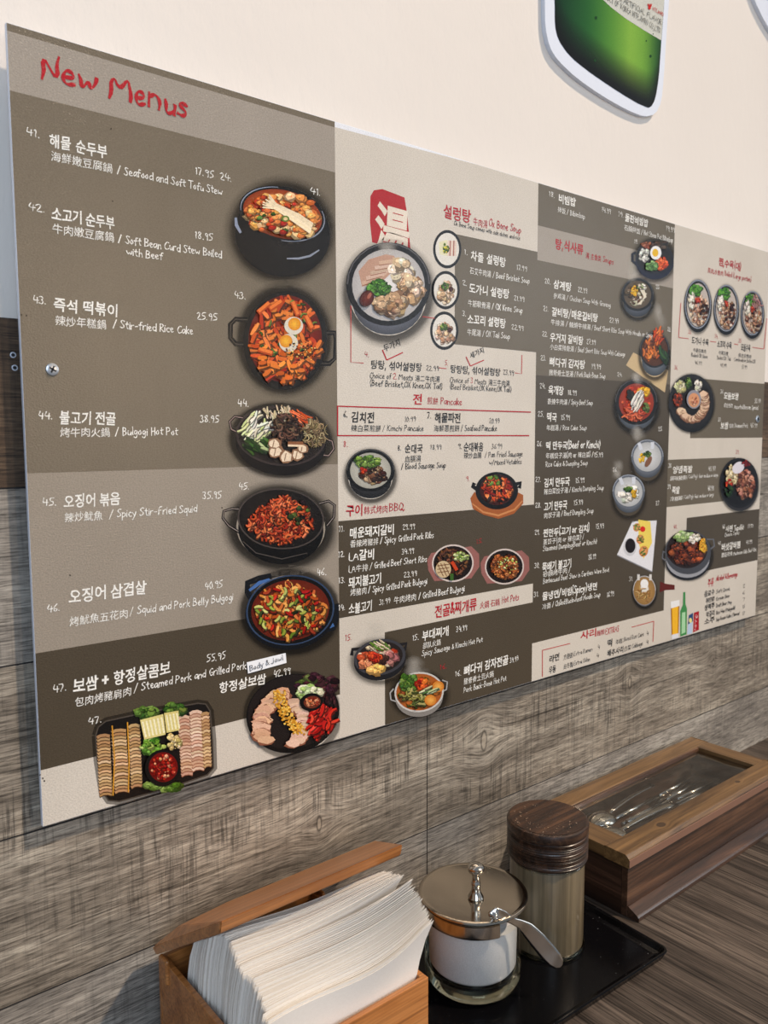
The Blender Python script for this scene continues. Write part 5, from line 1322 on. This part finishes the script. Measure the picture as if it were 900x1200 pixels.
# spoon: its curled handle leaves the jar and hangs over the tray
def ribbon(name, path, widths, thick, m, parent, side):
    """a bent metal strip along a path; cross-section slightly dished"""
    vs, fs = [], []
    n, K = len(path), 7
    P_ = [Vector(p) for p in path]
    for i in range(n):
        tg = (P_[min(i + 1, n - 1)] - P_[max(i - 1, 0)]).normalized()
        sd = Vector(side(i) if callable(side) else side)
        sd = (sd - tg * sd.dot(tg)).normalized()
        nm = sd.cross(tg).normalized()
        for s_ in (1, -1):
            for k in range(K):
                u = (k / (K - 1) - .5) * 2 * s_
                dish = widths[i][1] * (1 - u * u)
                vs.append(P_[i] + sd * (widths[i][0] * u) - nm * dish + nm * (thick / 2 * s_ * (1 - .6 * u ** 4)))
    T2 = 2 * K
    for i in range(n - 1):
        for k in range(T2):
            fs.append((i * T2 + k, i * T2 + (k + 1) % T2, (i + 1) * T2 + (k + 1) % T2, (i + 1) * T2 + k))
    fs += [tuple(range(T2)), tuple((n - 1) * T2 + k for k in reversed(range(T2)))]
    bm = bmesh.new(); me = bpy.data.meshes.new(name); me.from_pydata([tuple(v) for v in vs], [], fs); bm.from_mesh(me); bpy.data.meshes.remove(me)
    o = bobj(name, bm, m, None, True)
    if parent is not None: adopt(o, parent)
    return o
def onray(px, py, y):                            # a point of the spoon at depth y
    return at(px, py, y)
sp = empty('sugar_spoon', (0.40, -0.14, 0.06), 'steel sugar spoon whose flat handle hangs out of the sugar jar', 'spoon')
key = [(577.5, 1078, -.1515, .0022), (577, 1073, -.1520, .0044), (582, 1070, -.1535, .0050), (590, 1073, -.1550, .0044), (600, 1079, -.1575, .0030), (610, 1083, -.1600, .0042), (618, 1089, -.1625, .0066), (630, 1102, -.1680, .0082), (642, 1116, -.1740, .0086), (650, 1125, -.1785, .0078), (655, 1130, -.1810, .0058), (658, 1133, -.1825, .0012)]
path, hw = [], []
for (a, b) in zip(key[:-1], key[1:]):
    for q in (0, .33, .66):
        path.append(onray(*[a[i] + (b[i] - a[i]) * q for i in range(3)])); hw.append(a[3] + (b[3] - a[3]) * q)
path.append(onray(*key[-1][:3])); hw.append(key[-1][3])
n = len(path)
def sidev(i):
    tg = (path[min(i + 1, n - 1)] - path[max(i - 1, 0)]).normalized()
    return tg.cross(Vector((-.75, -.35, .55)).normalized())
ribbon('spoon_handle', path, [(hw[i], .0012 if i < 11 else .0002) for i in range(n)], .0012, M['steel'], sp, sidev)
bw = [((.004 + .009 * math.sin(PI * min(i / 11, 1) ** .8)) if i < 12 else .003, .004 * math.sin(PI * i / 11)) for i in range(12)]
ribbon('spoon_bowl', [(JX + .004 - .001 * i, JY - .012 + .001 * i, .073 - .0028 * i) for i in range(12)], bw, .001, M['steel'], sp, (.8, -.6, 0))
ribbon('spoon_neck', [tuple(path[0]), tuple(path[0] + Vector((.003, .010, -.006))), (JX + .0, JY - .025, .0770), (JX + .004, JY - .012, .073)], [(.0022, 0)] * 4, .0012, M['steel'], sp, (.8, .6, 0))

# ------------------------------------------------------------------ wooden-capped shaker
CX_, CY_ = 0.4785, -0.1125
cup = empty('bamboo_container', (CX_, CY_, TZ), 'brown cylindrical container with a dark ringed wooden cap behind the spoon', 'container')
LC = (CX_, CY_, TZ)
adopt(lathe('container_body', [(0, .001), (.036, .001), (.0385, .003), (.0392, .012), (.0392, .096), (.0380, .0985), (0, .0985)], M['bamboo'], None, 64, LC), cup)
adopt(lathe('foot_ring', [(.036, .0003), (.0402, .0003), (.0408, .002), (.0402, .0042), (.0385, .0046)], M['thick_glass'], None, 64, LC, closed=True), cup)
rr = random.Random(7)
prof = [(0, .0965), (.0405, .0965), (.0418, .0975), (.0424, .099)]
zc = .0995
while zc < .1265:
    d_ = rr.uniform(.0012, .0026)
    dp = rr.uniform(.0006, .0017)
    prof += [(.0425, zc), (.0425 - dp, zc + d_ * .4), (.0425, zc + d_ * .8)]
    zc += d_
prof += [(.0428, .128), (.0431, .134), (.0424, .1362), (.0405, .1372), (.030, .1374), (0, .1374)]
adopt(lathe('wooden_cap', prof, M['capside'], None, 80, LC), cup)
bm = bmesh.new()
bmesh.ops.create_circle(bm, cap_ends=True, segments=64, radius=.0400, matrix=Matrix.Translation((CX_, CY_, TZ + .13765)))
o = bobj('cap_top', bm, M['caplid']); adopt(o, cup); o['label'] = 'worn dark wooden cap top with pale flecks'
vs, fs = [], []
for k in range(60):                              # chips and flecks worn into the rim of the cap
    a = rr.uniform(1.2, 5.2); q = rr.uniform(.022, .037); s_ = rr.uniform(.0004, .0011)
    x, y = CX_ + q * math.cos(a), CY_ + q * math.sin(a)
    b = len(vs)
    for i in range(5):
        t_ = 2 * PI * i / 5 + rr.random()
        vs.append((x + s_ * math.cos(t_) * rr.uniform(.5, 1.2), y + s_ * math.sin(t_) * rr.uniform(.5, 1.2), TZ + .1378))
    vs.append((x, y, TZ + .1384))
    fs += [(b + i, b + (i + 1) % 5, b + 5) for i in range(5)]
o = mesh('cap_fleck', vs, fs, plain('worn_fleck', (138, 112, 88), .5)); adopt(o, cup); o['kind'] = 'stuff'
bm = bmesh.new()
for i in range(40):
    a0, a1 = 2 * PI * i / 40, 2 * PI * (i + 1) / 40
o = lathe('cap_band', [(.0398, .0952), (.0408, .0952), (.0412, .0962), (.0406, .0968)], M['film'], None, 64, LC, closed=True)
adopt(o, cup)

# ------------------------------------------------------------------ cutlery box with a windowed lid
CB = (0.584, 0.955, -0.1425, -0.004)             # body
cbx = empty('cutlery_box', (0.77, -0.075, 0), 'long dark wooden cutlery box with a clear window in its lid', 'cutlery box')
def cbp(name, *a, **k):
    o = boxo(name, *a, **k); adopt(o, cbx); return o
cbp('front_panel', CB[0], CB[1], CB[2], CB[2] + .008, .0, .062, M['umber'], bev=.0006)
cbp('back_panel', CB[0], CB[1], CB[3] - .008, CB[3], .0, .062, M['umber'], bev=.0006)
cbp('side_panel', CB[0], CB[0] + .008, CB[2] + .008, CB[3] - .008, .0, .062, M['umberY'])
cbp('side_panel', CB[1] - .008, CB[1], CB[2] + .008, CB[3] - .008, .0, .062, M['umberY'])
cbp('base_panel', CB[0] + .008, CB[1] - .008, CB[2] + .008, CB[3] - .008, .002, .006, M['umber'])
def prism(name, prof, x0, x1, m, par):           # profile in (y, z)
    n = len(prof)
    vs = [(x0, y, z) for y, z in prof] + [(x1, y, z) for y, z in prof]
    fs = [tuple(range(n)), tuple(n + i for i in reversed(range(n)))] + [(i, (i + 1) % n, n + (i + 1) % n, n + i) for i in range(n)]
    bm = bmesh.new(); me = bpy.data.meshes.new(name); me.from_pydata(vs, [], fs); bm.from_mesh(me); bpy.data.meshes.remove(me)
    bmesh.ops.bevel(bm, geom=[e for e in bm.edges], offset=.0006, segments=1, affect='EDGES')
    o = bobj(name, bm, m); adopt(o, par); return o
prism('base_ledge', [(CB[2], .0), (CB[2] - .0145, .0), (CB[2] - .0145, .004), (CB[2] - .0125, .0062), (CB[2], .0125)], CB[0] + .001, CB[1], M['umber'], cbx)
LX0, LX1, LY0, LY1, LZ0, LZ1 = 0.5775, 0.962, -0.1455, -0.001, 0.0625, 0.076
GX0, GX1, GY0, GY1 = 0.612, 0.932, -0.1155, -0.0285
prism('lid_rail', [(LY0 - .002, LZ0), (LY0 - .002, LZ1 - .004), (LY0 + .0025, LZ1), (GY0, LZ1), (GY0, LZ0)], LX0, LX1, M['lidwood'], cbx)
prism('lid_rail', [(LY1, LZ0), (LY1, LZ1), (GY1, LZ1), (GY1, LZ0)], LX0, LX1, M['lidwood'], cbx)
cbp('lid_stile', LX0, GX0, GY0, GY1, LZ0, LZ1, M['lidwoodY'], bev=.0005)
cbp('lid_stile', GX1, LX1, GY0, GY1, LZ0, LZ1, M['lidwoodY'], bev=.0005)
cbp('lid_edge_trim', LX0, LX1, LY0 - .0032, LY0 - .002, LZ0, LZ1 - .0045, plain('lit_pinkish_edge', (128, 96, 80), .3), bev=.0003)  # paler pinkish strip: light on the lid's front bevel put into the colour
cbp('window_bead', GX0, GX1, GY1 - .003, GY1, LZ1 - .006, LZ1 - .0005, M['umber'], bev=.0004)
bm = bmesh.new()
NX, NY = 40, 12
gv = [[bm.verts.new((GX0 + (GX1 - GX0) * i / NX, GY0 + (GY1 - GY0) * j / NY, LZ1 - .0055 + .0007 * math.sin(i * .5 + j * .7) * math.sin(i * .23) * (0 < i < NX and 0 < j < NY))) for j in range(NY + 1)] for i in range(NX + 1)]
for i in range(NX):
    for j in range(NY): bm.faces.new((gv[i][j], gv[i + 1][j], gv[i + 1][j + 1], gv[i][j + 1]))
o = bobj('window_pane', bm, M['film'], None, True); adopt(o, cbx); o['label'] = 'clear plastic window pane'
# cutlery inside, seen through the window
rr = random.Random(3)
chs = None
for k in range(9):
    y = -0.108 + k * .0075 + rr.uniform(-.001, .001)
    z = .034 + (k % 3) * .006
    ang = rr.uniform(-.05, .05)
    if chs is None:
        bm = bmesh.new()
        for a, b, w0 in ((-.11, .0, .0030), (0, .105, .0024)):
            r_ = bmesh.ops.create_cone(bm, cap_ends=True, segments=10, radius1=w0, radius2=w0 * .8, depth=b - a, matrix=Matrix.Translation(((a + b) / 2, 0, 0)) @ Matrix.Rotation(PI / 2, 4, 'Y'))
        chs = bobj('chopstick', bm, M['steel'], None, True)
        o = chs
    else:
        o = chs.copy(); COL.objects.link(o)
    o.location = (.80 + rr.uniform(-.015, .015), y, z); o.rotation_euler = (0, rr.uniform(-.015, .015), ang)
    tag(o, 'steel chopstick lying in the cutlery box under the window', 'chopstick', 'chopsticks in the cutlery box')
for k, (x, y, z, a, lb) in enumerate(((.668, -.046, .054, .10, 'steel soup spoon nearest the front left corner of the box window'), (.645, -.078, .052, -.02, 'steel soup spoon behind the foremost one in the cutlery box'), (.80, -.05, .036, .12, 'steel soup spoon lying farther right under the box window'))):
    s_ = empty('soup_spoon', (x, y, z), lb, 'spoon', 'soup spoons in the cutlery box')
    Rm = Matrix.Translation((x, y, z)) @ Matrix.Rotation(a, 4, 'Z')
    nb = 15
    pth = [Rm @ Vector((-.022 + .044 * i / (nb - 1), 0, 0)) for i in range(nb)]
    ribbon('spoon_bowl', pth, [(max(.0015, .0195 * math.sqrt(max(0, 1 - ((i / (nb - 1) - .5) * 2) ** 2))), .006 * max(0, 1 - ((i / (nb - 1) - .5) * 2) ** 2)) for i in range(nb)], .001, M['steel'], s_, (0, 1, 0))
    pth = [Rm @ Vector((.020 + .12 * i / 9, 0, .003 * math.sin(PI * i / 9))) for i in range(10)]
    ribbon('spoon_handle', pth, [(.0026 + .0022 * (i / 9), 0) for i in range(10)], .0015, M['steel'], s_, (0, 1, 0))

# ------------------------------------------------------------------ napkin box
NB = (0.0875, 0.2475, -0.1776, -0.0075)
NZ = 0.100
nbx = empty('napkin_box', (0.1675, -0.0925, 0), 'honey wooden napkin box with its hinged lid propped open', 'napkin box')
def nbp(name, *a, **k):
    o = boxo(name, *a, **k); adopt(o, nbx); return o
W_ = .005
nbp('front_panel', NB[0], NB[1], NB[2], NB[2] + W_, 0, NZ, M['honey'], bev=.0006)
nbp('back_panel', NB[0], NB[1], NB[3] - W_, NB[3], 0, NZ - .001, M['honey'], bev=.0006)
nbp('side_panel', NB[0], NB[0] + W_, NB[2] + W_, NB[3] - W_, 0, NZ, M['honey'], bev=.0006)
nbp('side_panel', NB[1] - W_, NB[1], NB[2] + W_, NB[3] - W_, 0, NZ, M['honey'], bev=.0006)
nbp('bottom_panel', NB[0] + W_, NB[1] - W_, NB[2] + W_, NB[3] - W_, .002, .005, M['honey'])
for x in (NB[0] - .0022, NB[1] - .002):
    bm = bmesh.new()
    box(bm, x, x + .004, -.028, -.0135, NZ - .018, NZ + .0045, .0018, 2)
    o = bobj('hinge_arm', bm, M['honey']); adopt(o, nbx)
# lid: a slab with a bevelled top, hinged along the back, tilted up towards the camera
def on_top(px, py, low=0.0):                      # the lid's top plane: z + 0.554 y = 0.1188
    d = ray(px, py)
    return CAM + d * ((0.1188 - low - CAM.z - .554 * CAM.y) / (d.z + .554 * d.y))
x0, x1 = .0845, .2590
pts = [Vector((x0, -.1315, .1917)), Vector((x1, -.1315, .1917)), on_top(440, 985), on_top(264, 1058), on_top(209, 1085, .002), Vector((x0, -.0020, .1050)),
       Vector((x0, -.0100, .1020)), Vector((x1, -.0100, .1020)), Vector((x1, -.1290, .1810)), Vector((x0, -.1290, .1810)), Vector((x1, -.0040, .1090))]
bm = bmesh.new()
for p in pts: bm.verts.new(p)
bmesh.ops.convex_hull(bm, input=bm.verts)
bmesh.ops.dissolve_limit(bm, angle_limit=.04, verts=bm.verts, edges=bm.edges)
bmesh.ops.bevel(bm, geom=[e for e in bm.edges], offset=.0008, segments=2, affect='EDGES')
print('LID', [tuple(round(c, 3) for c in p) for p in pts])
o = bobj('lid', bm, M['honey']); adopt(o, nbx)

# ------------------------------------------------------------------ napkins, each one folded sheet
rr = random.Random(21)
NN = 92
def lerp(tab, t):
    for (a, va), (b, vb) in zip(tab[:-1], tab[1:]):
        if t <= b: return va + (vb - va) * (t - a) / (b - a)
    return tab[-1][1]
BASE_Y = [(0, -.036), (1, -.1620)]
TOPL_Y = [(0, -.058), (.25, -.088), (.5, -.120), (.75, -.150), (1, -.178)]
TOPL_Z = [(0, .134), (.25, .153), (.45, .163), (.7, .156), (1, .136)]
TOPR_Y = [(0, -.096), (.3, -.128), (.55, -.150), (.62, -.160), (.8, -.176), (1, -.188)]
TOPR_Z = [(0, .150), (.3, .171), (.55, .179), (.60, .181), (.8, .171), (1, .157)]
wob = [0.0]
for k in range(NN): wob.append(wob[-1] * .82 + rr.gauss(0, .00010))
hz_ = 0.0
for k in range(NN):
    t = k / (NN - 1)
    hz_ = hz_ * .55 + rr.gauss(0, .0011)
    nx, nz = 16, 7
    xa, xb = .0975 + rr.uniform(-.0016, .0012) + .002 * math.sin(t * 17), .2395 + rr.uniform(-.001, .0018) + .004 * max(0, t - .5)
    th = .00026 + (.0001 if rr.random() < .3 else 0)
    by = lerp(BASE_Y, t)
    ph, am = t * 9 + .5, .0013
    gap = .0045 * math.exp(-((t - .62) / .04) ** 2)
    sag = .002 + .004 * t + .011 * max(0, (t - .35) / .65)
    vs, fs = [], []
    for side in (0, 1):
        for i in range(nx + 1):
            u = i / nx
            x = xa + (xb - xa) * u
            u = (x - .0975) / .142
            hk = hz_ * (1.0 - .3 * u)
            tz = lerp(TOPL_Z, t) * (1 - u) + lerp(TOPR_Z, t) * u + hz_ * (1.0 - .3 * u) + .0012 * math.sin(u * 7 + t * 5) - sag * math.sin(PI * max(0, min(1, u)) ** 1.25) + (.005 * max(0, u - .7) / .3 * math.exp(-((t - .66) / .04) ** 2))
            ty = lerp(TOPL_Y, t) * (1 - u) + lerp(TOPR_Y, t) * u + am * math.sin(u * 6 + ph) * math.sin(t * 11) + wob[k] + gap * u ** 2 * (1 if t < .62 else -1)
            ty += .0055 * math.sin(PI * u) * (1 if t > .45 else t / .45)
            for j in range(nz + 1):
                v = j / nz
                z = .006 + (tz - .006) * v
                y = by + (ty - by) * ((z - .006) / (tz - hk - .006)) ** 3
                z = min(z, .102 + (-.010 - y) * .664 - .0016) if y > -.131 else z
                lean = (1 - v) * .002 * math.sin(t * 6)
                xn = .1685 + (x - .1685) * (.962 + .038 * min(1, z / .12))
                vs.append((xn, y + (th if side else -th) * (1 - .5 * v), z))
    m_ = (nx + 1) * (nz + 1)
    g_ = lambda s_, i, j: s_ * m_ + i * (nz + 1) + j
    for i in range(nx):
        for j in range(nz):
            fs.append((g_(0, i, j), g_(0, i + 1, j), g_(0, i + 1, j + 1), g_(0, i, j + 1)))
            fs.append((g_(1, i, j), g_(1, i, j + 1), g_(1, i + 1, j + 1), g_(1, i + 1, j)))
        fs.append((g_(0, i, nz), g_(0, i + 1, nz), g_(1, i + 1, nz), g_(1, i, nz)))
        fs.append((g_(0, i, 0), g_(1, i, 0), g_(1, i + 1, 0), g_(0, i + 1, 0)))
    for j in range(nz):
        fs.append((g_(0, 0, j), g_(0, 0, j + 1), g_(1, 0, j + 1), g_(1, 0, j)))
        fs.append((g_(0, nx, j), g_(1, nx, j), g_(1, nx, j + 1), g_(0, nx, j + 1)))
    o = mesh('paper_napkin', vs, fs, M['napkin'], None, True)
    me = o.data
    try: o.modifiers.new('edges', 'EDGE_SPLIT').split_angle = math.radians(50)
    except Exception: pass
    if k == NN - 1: lb = 'white paper napkin at the very front of the stack, its whole face showing'
    elif k == 0: lb = 'white paper napkin at the very back of the stack, under the lid'
    else: lb = 'white folded paper napkin inside the upright stack, between its front and back napkins'
    tag(o, lb, 'napkin', 'paper napkins in the wooden box')
